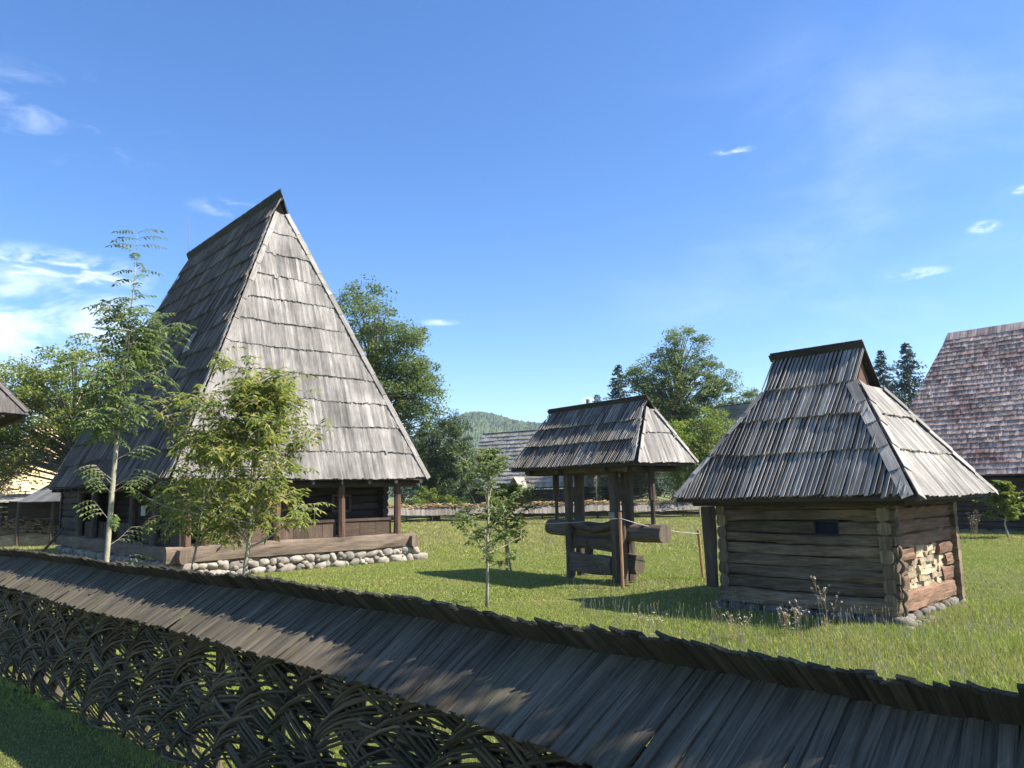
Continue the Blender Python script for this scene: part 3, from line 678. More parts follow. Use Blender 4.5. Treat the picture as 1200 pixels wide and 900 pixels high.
    # tiny barred window
    d = MB(); d.box(P(w+.0, 1.43, 1.34), e2*.20, e1*.01, V((0, 0, .11))); ww = d.build('window', M['glass'], t)
    d = MB()
    for sz in (-1, 1): d.box(P(w-.07, 1.43, 1.34+sz*.095), e2*.19, e1*.02, V((0, 0, .006)))
    for sb in (-1, 1): d.box(P(w-.07, 1.43+sb*.184, 1.34), V((0, 0, .09)), e2*.006, e1*.02)
    d.build('frame', M['deck'], ww)
    # thick slab hanging under the eave at the left
    d = MB(); d.log(P(.46, 3.40, .33), P(.44, 3.44, 1.66), .22, .12, up=e1, n=10, sq=4, rough=.012); d.build('hanging_slab', M['well'], t)
    # end posts / plates under the eaves
    for p, q in (((.3, .2), (.3, 3.6)), ((.2, .35), (3.6, .35))):
        d = MB(); d.log(P(*p, 1.72), P(*q, 1.72), .11, .10, n=8); d.build('eave_plate', M['deck'], t)
hut()

# ------------------------------------------------------------------ red-brown barn at the right
def barn():
    yaw = .76; e1 = V((math.cos(yaw), math.sin(yaw), 0)); e2 = V((-math.sin(yaw), math.cos(yaw), 0)); Pb = V((18.55, 30.5, 0))
    L = 20; N = Pb+e2*(4-L); W = 9.0; P = lambda a, b, z=0: L_(N, e1, e2, a, b, z)
    t = empty('shingled_barn', (0, 0, 0), label='big barn with a high red-brown shingle roof in many fine courses at the right edge', cat='barn')
    n = 30
    hip_roof(t, N, e1, e2, W, L, 2.3, 8.85, .93, 2.1, 2.1, 2.25, 2.25, [i/n for i in range(n+1)], [0, .25, .5, .75, 1], M['barn_shingle'], w=.11, lift=.03, roll=.012, ext=0, extn=.22, wave=.008, jv=.02, seed=81, hipw=0, faces=('near', 'back', 'end'))
    m = MB()
    for i in range(11):
        m.log(P(.65, .7, .12+i*.2), P(.65, L-.6, .12+i*.2), .2, .2, n=8, sq=4, rough=.01, seg=.8); m.log(P(.6, L-.75, .2+i*.2), P(W-.6, L-.75, .2+i*.2), .2, .2, n=8, sq=4, seg=.8)
        m.log(P(.6, .75, .2+i*.2), P(W-.6, .75, .2+i*.2), .2, .2, n=8, sq=4, seg=.8); m.log(P(W-.65, .7, .12+i*.2), P(W-.65, L-.6, .12+i*.2), .2, .2, n=8, sq=4, seg=.8)
    m.build('log_wall', M['housewall'], t)
    m = MB(); s = .5; ro = random.Random(4)
    while s < L-.5:
        w = ro.uniform(.3, .6); m.stone(P(.6, s, .02), e1*.18, e2*w*.5, V((0, 0, .12)), ro); s += w
    m.build('footing_stones', M['greystone'], t)
barn()

# ------------------------------------------------------------------ simple farther buildings
def gable_house(name, label, N, yaw, W, L, he, hr, ins, rows, mat, wallmat, cat='house', w=.22, extra=None):
    e1 = V((math.cos(yaw), math.sin(yaw), 0)); e2 = V((-math.sin(yaw), math.cos(yaw), 0)); P = lambda a, b, z=0: L_(N, e1, e2, a, b, z)
    t = empty(name, (0, 0, 0), label=label, cat=cat)
    hip_roof(t, N, e1, e2, W, L, he, hr, .93, ins, ins, ins*1.05, ins*1.05, [i/rows for i in range(rows+1)], [i/max(2, rows//2) for i in range(max(2, rows//2)+1)], mat, w=w, lift=.05, roll=.012, ext=.1, wave=.02, jv=.03, th=.02, seed=int(W*7+L*3), hipw=0)
    m = MB(); k = int((he-.05)/.25)
    for i in range(k):
        z = .1+i*.25
        m.log(P(.6, .5, z), P(.6, L-.5, z), .22, .25, n=8, sq=4, seg=1.2); m.log(P(.5, .6, z+.05), P(W-.5, .6, z+.05), .22, .25, n=8, sq=4, seg=1.2)
        m.log(P(W-.6, .5, z), P(W-.6, L-.5, z), .22, .25, n=8, sq=4, seg=1.2); m.log(P(.5, L-.6, z+.05), P(W-.5, L-.6, z+.05), .22, .25, n=8, sq=4, seg=1.2)
    m.build('log_wall', wallmat, t)
    d = MB(); d.box(P(.47, L*.45, 1.0), e2*.45, e1*.04, V((0, 0, .9))); d.build('door', M['post'], t)
    d = MB(); d.box(P(.48, L*.62, 1.45), e2*.3, e1*.03, V((0, 0, .28))); d.build('window', M['glass'], t)
    return t, e1, e2, P
# grey-roofed house behind the far fence
yawg = .33
e1g = V((math.cos(yawg), math.sin(yawg), 0)); e2g = V((-math.sin(yawg), math.cos(yawg), 0))
Ng = V((4.8, 63.0, 0))
tg, ga, gb_, PG = gable_house('farmhouse', 'low farmhouse with a plain grey shingle roof behind the far wattle fence', Ng, R(57), 6.5, 11.7, 2.4, 7.54, .45, 14, M['far_shingle'], M['housewall'])
m = MB()      # little porch gable on the eave
c0 = PG(-.3, 5.0, .12)
for sg in (-1, 1): m.box(c0+V((0, 0, 2.75))+gb_*sg*.32, gb_*sg*.36-V((0, 0, .5)), ga*.9, V((0, 0, .02)))
m.box(c0+V((0, 0, 2.5))-ga*.4, gb_*.3, ga*.02, V((0, 0, .28)))
m.build('porch_gable', M['far_shingle'], tg)
gable_house('cottage', 'small far cottage with a pale roof seen between the posts of the timber press', V((9.3, 66, 0)), R(62), 4.1, 5.6, 2.6, 4.1, .25, 6, M['greypost'], M['housewall'])
gable_house('steep_house', 'far house whose steep pale shingle roof just shows left of the hut roof', V((20.9, 58.0, 0)), .76, 5.4, 8.6, 2.7, 9.0, .5, 16, M['greypost'], M['housewall'])

def hay_shelter():
    yaw = .75; e1 = V((math.cos(yaw), math.sin(yaw), 0)); e2 = V((-math.sin(yaw), math.cos(yaw), 0)); W = 5.0
    N = V((-12.95, 20, 0))-e1*W; P = lambda a, b, z=0: L_(N, e1, e2, a, b, z)
    t = empty('open_shelter', (0, 0, 0), label='open shelter with a dark old shingle roof whose corner juts in at the left edge', cat='shelter')
    hip_roof(t, N, e1, e2, W, 5, 4.3, 7.6, .9, 2.2, 2.2, 2.3, 2.3, [i/5 for i in range(6)], [0, .33, .66, 1], M['left_shingle'], w=.12, lift=.05, seed=91, hipw=.1)
    for a in (.6, W-.9):
        for b in (.6, 4.4):
            m = MB(); m.log(P(a, b, -.05), P(a, b, 4.3), .2, .2, up=e2, n=8); m.build('post', M['well'], t)
    m = MB()
    for i in range(11): m.tube([P(.1+i*.48, .0, 4.22), P(.1+i*.48, 4.95, 4.22)], [.05, .05], 6)
    m.build('rafter_poles', M['well'], t)
hay_shelter()

def thatched():
    yaw = .75; e1 = V((math.cos(yaw), math.sin(yaw), 0)); e2 = V((-math.sin(yaw), math.cos(yaw), 0)); N = V((-26.3, 38, 0)); W, L = 9.0, 9.0; P = lambda a, b, z=0: L_(N, e1, e2, a, b, z)
    t = empty('thatched_barn', (0, 0, 0), label='barn with a tall golden straw thatch roof glowing behind the trees at the left', cat='barn')
    hip_roof(t, N, e1, e2, W, L, 2.1, 8.2, .9, 2.4, 2.4, 2.5, 2.5, [i/14 for i in range(15)], [i/12 for i in range(13)], M['thatch'], w=.16, lift=.10, roll=.05, jv=.12, th=.05, wave=.05, seed=95, hipw=0, gable_mat=M['thatch'])
    m = MB()
    for i in range(8):
        z = .13+i*.25; m.log(P(.8, .7, z), P(W-.8, .7, z), .2, .24, n=8, seg=1); m.log(P(.8, .7, z), P(.8, L-.7, z), .2, .24, n=8, seg=1)
    m.build('log_wall', M['housewall'], t)
thatched()

def shed():
    t = empty('open_shed', (0, 0, 0), label='low open shed with a slate grey board roof left of the tall log house', cat='shed')
    m = MB(); ro = random.Random(6)
    def roofpart(x0, x1, y0, z0, z1, dep):
        x = x0
        while x < x1:
            w = ro.uniform(.14, .2); c_ = V((x+w/2, y0+dep/2, (z0+z1)/2+ro.uniform(0, .01))); m.box(c_, V((w*.48, 0, 0)), V((0, dep/2, (z1-z0)/2)), V((0, 0, .015)), .004); x += w
    roofpart(-21.6, -18.6, 33, 1.98, 2.85, 2.4); m.build('roof', M['darkroof'], t); m = MB()
    roofpart(-23.6, -21.55, 33.4, 2.02, 2.35, 2.2); m.build('lean_to_roof', M['greypost'], t)
    for x in (-23.3, -21.7, -20.2, -18.8):
        m = MB(); m.log(V((x, 33.3, 0)), V((x, 33.3, 2.02)), .13, .13, up=(0, 1, 0), n=8, seg=.6); m.build('post', M['well'], t)
    m = MB()
    for i in range(9): m.box(V((-21.1, 35.5, .12+i*.24)), V((2.5, 0, 0)), V((0, .05, 0)), V((0, 0, .115)), .005)
    m.build('back_wall', M['housewall'], t)
    s = MB()
    for i in range(420):
        x = ro.uniform(-23.4, -20.5); y = ro.uniform(33.6, 34.9); z = ro.uniform(.3, 1.3)*(1-abs(x+22)/4); s.tube([V((x, y, z)), V((x+ro.uniform(-.3, .3), y+ro.uniform(-.2, .2), z+ro.uniform(-.08, .08)))], [.02, .012], 3)
    s.stone(V((-22, 34.3, .1)), V((1.5, 0, 0)), V((0, .5, 0)), V((0, 0, .5)), ro)
    s.build('hay_heap', M['straw'], None, label='heap of dry hay under the low shed roof', cat='hay')
shed()

# ------------------------------------------------------------------ far wattle fence
def far_fence():
    t = empty('far_wattle_fence', (0, 0, 0), label='long low wattle fence with pale cap and dry straw at the back of the yard', cat='fence')
    pts = [V(p) for p in ((-42, 46.5, 0), (-31.6, 50, 0), (-6.3, 55, 0), (13.2, 54.3, 0), (22, 52, 0))]; ro = random.Random(9)
    cap = MB(); st = MB(); wv = MB(); n = 0
    for i in range(len(pts)-1):
        a, b = pts[i], pts[i+1]; d = (b-a).normalized(); L = (b-a).length; fr = V((d.y, -d.x, 0))
        s = 0
        while s < L:
            w = ro.uniform(.10, .18); p = a+d*(s+w/2)+V((0, 0, ro.uniform(-.02, .02)+.05*math.sin((n+s)*.8)))
            cap.box(p+fr*.32+V((0, 0, .80)), fr*.27-V((0, 0, .27)), d*w*.48, V((0, 0, .012)), .006, ro)
            cap.box(p-fr*.28+V((0, 0, .82)), -fr*.25-V((0, 0, .22)), d*w*.48, V((0, 0, .012)), .006, ro)
            s += w
        s = 0
        while s < L:
            p = a+d*s+V((0, 0, 1.02+.06*math.sin(s*1.7)+.04*math.sin(s*5)))
            for k in range(3):
                q = p+fr*ro.uniform(-.2, .22)+V((0, 0, ro.uniform(0, .24))); e = d*ro.uniform(-.25, .25)+fr*ro.uniform(-.1, .1)+V((0, 0, ro.uniform(-.05, .08))); st.tube([q-e, q+e], [.028, .014], 3)
            s += .055
        for k in range(7):
            s = 0
            while s < L:
                l = ro.uniform(1.2, 2.2); z = .03+k*.09; wv.tube([a+d*s+V((0, 0, z))+fr*.05, a+d*(s+l/2)+V((0, 0, z+ro.uniform(-.04, .05)))-fr*.05, a+d*min(L, s+l)+V((0, 0, z))+fr*.05], [.035, .035, .03], 4); s += l*.95
        s = .3
        while s < L:
            m = MB(); m.log(a+d*s-V((0, 0, .1)), a+d*s+V((0, 0, .95)), .12, .12, up=d, n=6, seg=.6); m.build('post', M['well'], t); s += 2.0
        n += L
    cap.build('shingle_cap', M['far_cap'], t); st.build('straw_top', M['straw'], t, kind='stuff'); wv.build('wattle', M['wellog'], t)
far_fence()

# ------------------------------------------------------------------ near wattle fence with its shingle cap
def near_fence():
    t = empty('wattle_fence', (0, 0, 0), label='near woven hazel fence with a dark shingle cap running across the whole foreground', cat='fence')
    C = [V((x, y, 0)) for x, y in FR]
    # smooth arc-length curve
    def cr(i, u):
        p = [C[max(0, i-1)], C[i], C[i+1], C[min(len(C)-1, i+2)]]
        return .5*((2*p[1])+(p[2]-p[0])*u+(2*p[0]-5*p[1]+4*p[2]-p[3])*u*u+(3*p[1]-p[0]-3*p[2]+p[3])*u**3)
    dense = [cr(i, k/24) for i in range(len(C)-1) for k in range(24)]+[C[-1]]
    acc = [0]
    for i in range(1, len(dense)): acc.append(acc[-1]+(dense[i]-dense[i-1]).length)
    T = acc[-1]; accn = np.array(acc); X = np.array([p.x for p in dense]); Y = np.array([p.y for p in dense])
    def pt(s): return V((float(np.interp(s, accn, X)), float(np.interp(s, accn, Y)), 0))
    def fr(s):
        d = (pt(min(T, s+.25))-pt(max(0, s-.25))).normalized(); return d, V((d.y, -d.x, 0))     # fr: towards the camera side
    # d points to the right end, its right-hand normal faces the path
    ro = random.Random(17)
    zr = lambda s: 1.375+.012*math.sin(s*1.3)+.008*math.sin(s*3.7+1)
    near = MB(); far = MB(); s = 0
    def ex(s):
        u = min(1, max(0, (s-12.6)/3.6)); return .125+.035*u*u*(3-2*u)
    zr = lambda s: 1.385-.63*ex(s)+.010*math.sin(s*1.3)+.006*math.sin(s*3.7+1)
    rp = lambda s, f: pt(s)-f*.78*ex(s)
    q = lambda s: min(1, max(0, (s-9.5)/10.0))       # 0 at the left of the picture, 1 at the right
    while s < T-.05:
        w = ro.uniform(.026, .050); d, f = fr(s); p = rp(s, f)
        off = .24+.08*q(s)+.78*ex(s)+ro.uniform(-.016, .016)+.012*math.sin(s*2.1); zl = 1.055-.03*q(s)
        top = p-f*.01+V((0, 0, zr(s))); bot = p+f*off+V((0, 0, zl+.010*math.sin(s*1.3)+ro.uniform(-.01, .01)))
        sl = (bot-top); sk = d*ro.uniform(-.012, .012); nn = sl.cross(d).normalized(); 
        if nn.z < 0: nn = -nn
        tilt = ro.uniform(-.06, .18); dd = (d+nn*tilt*.5).normalized()
        c_ = (top+bot)/2+nn*(.012+ro.uniform(0, .006))
        near.box(c_, sl/2+sk, dd*w*.60, nn*.0055, .0015, ro)
        s += w*.95
    s = 0
    while s < T-.05:
        w = ro.uniform(.020, .042); d, f = fr(s); p = rp(s, f)
        ext = ex(s)+ro.uniform(-.012, .012)+.007*math.sin(s*4.1)+(.03 if ro.random() < .02 else 0)
        low = p-f*.36+V((0, 0, zr(s)-.29)); top = p+V((0, 0, zr(s)+.016)); sl = (top-low).normalized()
        up = top+sl*ext+d*(ro.uniform(-.005, .005)+.015*math.sin(s*2.3))+V((0, 0, ro.uniform(-.006, .010)))
        nn = sl.cross(d).normalized(); nn = nn if nn.z > 0 else -nn
        dd = (d+nn*ro.uniform(-.05, .35)).normalized(); ax = (up-low)/2
        hw = dd*w*.64; sw = sl*ro.uniform(.004, .03); th_ = nn*.006; u0_ = ro.random()*20; v0_ = ro.random()*20; L2 = ax.length*2
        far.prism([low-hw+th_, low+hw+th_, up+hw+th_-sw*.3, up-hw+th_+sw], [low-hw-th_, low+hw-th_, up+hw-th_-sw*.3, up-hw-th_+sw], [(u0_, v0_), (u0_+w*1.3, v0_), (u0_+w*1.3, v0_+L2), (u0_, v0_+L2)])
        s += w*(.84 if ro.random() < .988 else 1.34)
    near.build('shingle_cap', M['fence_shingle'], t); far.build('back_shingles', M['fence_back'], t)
    m = MB(); s = 0
    while s < T-.6: 
        m.tube([rp(s, fr(s)[1])+V((0, 0, zr(s)-.05)), rp(s+.55, fr(s+.55)[1])+V((0, 0, zr(s+.55)-.05))], [.03, .03], 6)
        m.tube([pt(s)+fr(s)[1]*.18+V((0, 0, 1.06)), pt(s+.55)+fr(s+.55)[1]*.18+V((0, 0, 1.06))], [.018, .018], 6); s += .5
    m.build('cap_rails', M['rod'], t)
    s = .2; k = 0
    while s < T:
        m = MB(); big = k % 3 == 0; w = .11 if big else .06
        d, f = fr(s); m.log(pt(s)-f*.06-V((0, 0, .1)), pt(s)-f*.06+V((0, 0, 1.10)), w, w*.8, up=d, n=8, sq=4, rough=.006, seg=.3); m.build('post', M['rod'], t); s += .42; k += 1
    # woven bundles: arches that rise steeply and flatten to the right, and slanting ones going down to the right
    weave = MB()
    def bundle(s0, z0, A, B, kind, nr, layer):
        for r in range(nr):
            rad = ro.uniform(.010, .0165); P = []; Rr = []; K = 9; o = (r-(nr-1)/2)*ro.uniform(.024, .032); oy = ro.uniform(-.012, .012)
            da = ro.uniform(-.05, .08)
            for i in range(K):
                u = i/(K-1)
                if kind == 'arch':
                    th = u*1.85; s_ = s0+(A+da)*u**1.25; z = z0+(B+o*1.2)*math.sin(th); dep = .075*math.sin(math.pi*min(1, u*1.08))-.035
                elif kind == 'slant':
                    s_ = s0+A*(u**.8)+o*.8; z = z0+B*(1-u**1.5)+o*.9; dep = .08*math.sin(math.pi*u)-.03
                else:
                    s_ = s0+A*u; z = z0+B*math.sin(math.pi*u)+o; dep = .06*math.cos(math.pi*2*u+layer)
                if s_ < 0 or s_ > T: continue
                d, f = fr(s_); P.append(pt(s_)+f*(dep+layer*.012+oy+.03)+V((0, 0, min(1.0-.35*max(0, dep), max(.01, z))+ro.uniform(-.004, .004)))); Rr.append(rad*(1-.45*u))
            if len(P) > 3: weave.tube(P, Rr, 6)
    s = 1.2
    while s < T-1.5:
        for row in range(6):
            z0 = .0+row*.175; ss = s+row*.17+ro.uniform(-.06, .06)
            bundle(ss, z0, ro.uniform(.75, 1.15), min(.36, 1.10-z0)*ro.uniform(.8, 1.1), 'arch', ro.choice((3, 4, 4, 5)), 2.2+(row % 2)*.8)
            if row < 5: bundle(ss+.1, z0+.05, ro.uniform(.65, 1.0), ro.uniform(.20, .42), 'slant', ro.choice((3, 3, 4)), 1)
        for row in range(6):
            if ro.random() < .6: bundle(s+ro.uniform(-.2, .2), .05+row*.18+ro.uniform(-.05, .05), ro.uniform(.7, 1.1), ro.uniform(-.04, .10), 'flat', ro.choice((2, 3, 3)), ro.uniform(-1, 2))
        s += .47
    weave.build('woven_rods', M['rod'], t)
near_fence()

# ------------------------------------------------------------------ stakes, rope, gate post
def stake(x, y, h, label, lean=0):
    m = MB(); m.log(V((x, y, -.05)), V((x-lean, y, h)), .065, .05, up=(0, 1, 0), n=8, sq=6, rough=.003, seg=.3)
    return m.build('wooden_stake', M['stake'], None, label=label, cat='stake', group='stakes holding the rope')
stake(2.15, 15.58, 1.52, 'tall new wooden stake holding a rope in front of the timber press')
stake(4.14, 17.06, 1.05, 'leaning short wooden stake between the press and the log hut', .06)
stake(-.22, 19.36, 1.35, 'thin wooden stake beside the yellowish sapling at the edge of the press shadow')
m = MB()
def sag(a, b, s_, n=10): 
    a = V(a); b = V(b); return [a+(b-a)*(i/n)-V((0, 0, s_*4*(i/n)*(1-i/n))) for i in range(n+1)]
m.tube(sag((-.22, 19.36, 1.2), (2.15, 15.54, 1.40), .05), [.006]*11, 5); m.tube(sag((2.15, 15.54, 1.40), (4.09, 17.03, .98), .06), [.006]*11, 5); m.tube(sag((4.09, 17.03, .98), (4.3, 13.9, 1.0), .05), [.006]*11, 5)
m.build('barrier_rope', M['rope'], None, label='thin pale rope strung between the wooden stakes', cat='rope')
m = MB(); m.log(V((-9.63, 14, -.05)), V((-9.63, 14, 1.74)), .22, .2, up=(0, 1, 0), n=8, sq=7, rough=.004); m.build('gate_post', M['greypost'], None, label='square grey wooden post at the left edge of the picture behind the near fence', cat='post')

# ------------------------------------------------------------------ trees
def leaf_quads(g, centers, size, aspect=.45, up=.35, droop=None, fold=.0):
    n = len(centers); a = g.normal(size=(n, 3)); a[:, 2] = a[:, 2]*.6-(droop or 0); a /= np.linalg.norm(a, axis=1)[:, None]
    b = g.normal(size=(n, 3)); b[:, 2] += 0; b -= (b*a).sum(1)[:, None]*a; b /= np.linalg.norm(b, axis=1)[:, None]
    # make the faces look upwards more often
    nn = np.cross(a, b); flip = np.abs(nn[:, 2]) < up; b2 = np.cross(a, np.array([0, 0, 1.])); b2 /= np.maximum(1e-6, np.linalg.norm(b2, axis=1))[:, None]; b = np.where(flip[:, None], b2, b)
    s = (size*g.uniform(.6, 1.35, n))[:, None]; c_ = np.asarray(centers)
    return np.stack([c_-a*s*.5, c_+b*s*aspect*.5, c_+a*s*.5, c_-b*s*aspect*.5], 1).reshape(-1, 3)
def bg_tree(name, label, base, trunk_h, trunk_r, vols, n_clump, per, leaf, mat, seed, group=None, clump_r=.5, flat=.6, cat='tree', bark='bark', limbs=True, droop=0, lean=(0, 0)):
    """vols: (cx,cy,cz,rx,ry,rz) ellipsoids relative to the base that together make the crown's outline"""
    g = np.random.default_rng(seed); B = V(base); t = empty(name, B, 0, label=label, cat=cat, group=group)
    vv = np.array([v[3]*v[4]*v[5] for v in vols])**.75; vv /= vv.sum(); cs = []
    for v, f_ in zip(vols, vv):
        k = max(2, int(n_clump*f_)); d = g.normal(size=(k, 3)); d /= np.linalg.norm(d, axis=1)[:, None]; r = g.uniform(.25, 1.02, k)**.55
        cs.append(np.array(v[:3])+d*r[:, None]*np.array(v[3:6]))
    cs = np.concatenate(cs); top = max(v[2]+v[5]*.7 for v in vols)
    m = MB(); cx = sum(v[0]*f for v, f in zip(vols, vv)); cy = sum(v[1]*f for v, f in zip(vols, vv))
    tp = [V((0, 0, -.2)), V((cx*.15, cy*.15, trunk_h*.5)), V((cx*.4, cy*.4, trunk_h)), V((cx*.8, cy*.8, (trunk_h+top)/2)), V((cx, cy, top*.94))]
    m.tube(tp, [trunk_r*1.2, trunk_r, trunk_r*.85, trunk_r*.5, trunk_r*.12], 8)
    def on_trunk(z):
        for i in range(len(tp)-1):
            if tp[i].z <= z <= tp[i+1].z: return tp[i]+(tp[i+1]-tp[i])*((z-tp[i].z)/(tp[i+1].z-tp[i].z))
        return tp[-1]
    if limbs:
        step = max(1, len(cs)//90)
        for c_ in cs[::step]:
            c_ = V(c_); z = trunk_h*.8+(max(trunk_h, c_.z)-trunk_h*.8)*.55; a = on_trunk(min(z, top*.9)); h = (c_-a).length
            mid = a+(c_-a)*.5+V((0, 0, h*.10)); m.tube([a, mid, c_], [trunk_r*.30, trunk_r*.16, trunk_r*.04], 5, False)
    m.build('trunk', M[bark], t)
    rr = clump_r*g.uniform(.55, 1.35, len(cs)); idx = np.repeat(np.arange(len(cs)), per)
    off = g.normal(size=(len(idx), 3)); off /= np.linalg.norm(off, axis=1)[:, None]; off *= (g.uniform(0, 1, len(idx))**.45)[:, None]; off[:, 2] *= flat; off[:, 2] -= droop*(off[:, 0]**2+off[:, 1]**2)
    P = cs[idx]+off*rr[idx][:, None]
    P = P[P[:, 2] > .15]
    mesh_np('crown', leaf_quads(g, P, leaf), 4, mat, t)
    return t
LM = dict(
    broad=leafmat('broad_leaves', (.075, .12, .032), (.17, .23, .075), .38),
    locust=leafmat('locust_leaves', (.12, .17, .03), (.25, .29, .07), .45),
    bright=leafmat('bright_leaves', (.10, .16, .022), (.22, .28, .045), .42),
    dark=leafmat('dark_leaves', (.04, .07, .022), (.085, .125, .04), .28),
    needle=leafmat('spruce_needles', (.025, .05, .032), (.055, .09, .055), .12),
    ash=leafmat('ash_leaflets', (.065, .12, .028), (.15, .21, .055), .4),
    walnut=leafmat('sapling_leaves', (.09, .14, .022), (.22, .26, .05), .45, (.36, .32, .08), .12),
    apple=leafmat('apple_leaves', (.08, .13, .03), (.19, .25, .075), .4, (.22, .22, .10), .08),
    yellow=leafmat('yellowish_leaves', (.12, .15, .02), (.26, .27, .05), .4))
# left locust behind the shed
bg_tree('locust_tree', 'spreading light green locust tree in front of the golden thatch at the left', (-20.3, 35.5, 0), 3.0, .22,
        [(-2.5, 0, 5.9, 3.6, 3, 2.2), (.8, 0, 7.3, 3.4, 2.6, 2.5), (3.4, .5, 6.8, 2.2, 2, 2.2), (-4.5, -1, 3.8, 1.8, 2, 1.1), (1.0, 0, 4.2, 2.0, 1.5, 1.0), (-3.0, 0, 7.2, 2.2, 2, 1.6)], 250, 120, .17, LM['locust'], 1, 'trees standing around the village', .75, .5, droop=.25)
bg_tree('locust_tree', 'light green locust tree cut by the left edge of the picture', (-26.5, 36.5, 0), 3.0, .22,
        [(1.5, 0, 6.4, 3.0, 3, 2.9), (0, 0, 4.2, 3.6, 2, 1.6)], 150, 110, .17, LM['locust'], 2, 'trees standing around the village', .75, .5, droop=.25)
# tall tree behind the house
bg_tree('broadleaf_tree', 'tall grey-green broadleaf tree rising right behind the steep roof of the log house', (-7.6, 40, 0), 3.5, .32,
        [(-.6, 0, 11.2, 2.1, 2, 2.4), (1.7, 0, 9.0, 1.9, 2, 2.6), (2.6, 0, 7.5, 1.5, 1.5, 2.2), (.6, 0, 7.0, 2.8, 2, 3), (-2, 0, 8.5, 2, 2, 3)], 430, 120, .16, LM['broad'], 3, 'trees standing around the village', .62, .75)
bg_tree('bushy_tree', 'dark dense bushy tree between the log house and the grey-roofed farmhouse', (-5.9, 58, 0), 1.2, .26,
        [(0, 0, 5.6, 3.1, 2.4, 2.8), (-1.6, 0, 3.9, 3.4, 2.4, 2.9), (1.2, 0, 3.2, 2.2, 2, 2.5)], 300, 120, .19, LM['dark'], 4, 'trees standing around the village', .6, .8)
bg_tree('shrub', 'rounded bright green shrub behind the far fence just right of the log house', (-6.3, 56.3, 0), .5, .08, [(0, 0, 1.5, 1.7, 1.2, 1.25), (1.8, 0, 1.2, 1.1, 1, .95)], 80, 110, .13, LM['bright'], 5, 'shrubs along the far fence', .35, .8, 'shrub')
# trees behind the press
bg_tree('locust_tree', 'tall airy locust tree rising behind the roof of the timber press', (13.6, 62, 0), 5.5, .36,
        [(-1.0, 0, 7.2, 2.8, 2, 2.0), (1.6, 0, 7.4, 2.4, 2, 1.8), (.9, 0, 13.4, 2.1, 2, 2.2), (-1.8, 0, 11.4, 2.6, 2, 2.3), (2.8, 0, 11.2, 2.5, 2, 1.9), (.3, 0, 10.0, 3.3, 2.4, 2.4), (3.4, 0, 10.2, 1.3, 1.3, 1.0), (-2.6, 0, 9.2, 2.2, 2, 2.2)], 420, 110, .20, LM['broad'], 6, 'trees standing around the village', .75, .5, droop=.2)
bg_tree('broadleaf_tree', 'sunny yellow-green round tree between the press roof and the log hut roof', (15.0, 56, 0), 2.0, .24,
        [(.2, 0, 5.4, 2.7, 2.3, 2.5), (-2.4, 0, 5.0, 2.2, 2, 2.2), (-1, 0, 3.2, 3.4, 2.2, 1.8)], 300, 120, .17, LM['bright'], 7, 'trees standing around the village', .7, .65)
bg_tree('broadleaf_tree', 'small dark round treetop showing far behind just left of the log hut ridge', (28.3, 90, 0), 6, .3, [(0, 0, 11.8, 2.6, 2, 2.0), (-2.5, 0, 10.8, 2, 2, 1.5), (1.5, 0, 8.5, 3, 2, 2.5)], 110, 100, .3, LM['broad'], 8, 'trees standing around the village', 1.0, .6)
bg_tree('broadleaf_tree', 'dark understorey tree seen below the press roof behind the cottage', (9.0, 66, 0), 1.2, .2, [(0, 0, 3.6, 3.4, 2, 2.6), (4, 0, 3.2, 3, 2, 2.6)], 160, 100, .2, LM['dark'], 9, 'trees standing around the village', .8, .7)
bg_tree('broadleaf_tree', 'low dark tree behind the grey farmhouse roof', (-1, 70, 0), 1.2, .2, [(0, 0, 3.0, 4, 2, 2.6), (-5, 0, 3.2, 3, 2, 2.6)], 140, 100, .22, LM['dark'], 19, 'trees standing around the village', .9, .7)

def spruce(base, h, r, seed, label, z0=.12):
    g = np.random.default_rng(seed); t = empty('spruce_tree', base, 0, label=label, cat='tree', group='spruces behind the village')
    m = MB(); m.tube([V((0, 0, -.2)), V((0, 0, h*.5)), V((0, 0, h))], [h*.018, h*.01, .01], 7); m.build('trunk', M['bark'], t)
    P = []; k = int(h*5)
    for i in range(k):
        f = z0+(1-z0)*(i/k)**.9; z = f*h; rad = r*(1-f)**.68*g.uniform(.7, 1.12)+.08; nb = max(4, int(9*(1-f)+4))
        for b in range(nb):
            a = g.uniform(0, 6.283); L = rad*g.uniform(.65, 1.1); n = int(18*L+8); u = g.uniform(.15, 1, n)
            zz = z-L*.35*u+L*.20*u**2.5+g.normal(0, .05, n)-g.uniform(0, .25, n)*L*.4
            w = g.normal(0, .10+.05*L, n); P.append(np.stack([np.cos(a)*L*u-np.sin(a)*w, np.sin(a)*L*u+np.cos(a)*w, zz], 1))
    P = np.concatenate(P); mesh_np('crown', leaf_quads(g, P, .26*h/14, .38), 4, LM['needle'], t)
bg_tree('broadleaf_tree', 'leafy tree out of view, added to shade the near end of the wattle fence', (6.2, .4, 0), 2.6, .12,
        [(-1.3, 1.2, 5.6, 1.5, 1.3, .9), (-2.2, 2.3, 5.9, 1.0, .9, .7), (-.3, -.1, 5.4, 1.6, 1.5, .9), (.6, -1.2, 5.3, 1.6, 1.5, .9)], 150, 110, .11, LM['locust'], 31, None, .42, .6)  # unseen tree, crown placed and sized so its shadow covers the fence cap
spruce((37.4, 75, 0), 15.6, 4.2, 1, 'slender dark spruce just right of the log hut ridge')
spruce((37.3, 70, 0), 15.4, 5.2, 2, 'broad dark spruce between the log hut roof and the red-brown barn roof')
spruce((11.2, 78, 0), 15.2, 4.6, 3, 'dark spruce partly hidden by the locust tree behind the press')
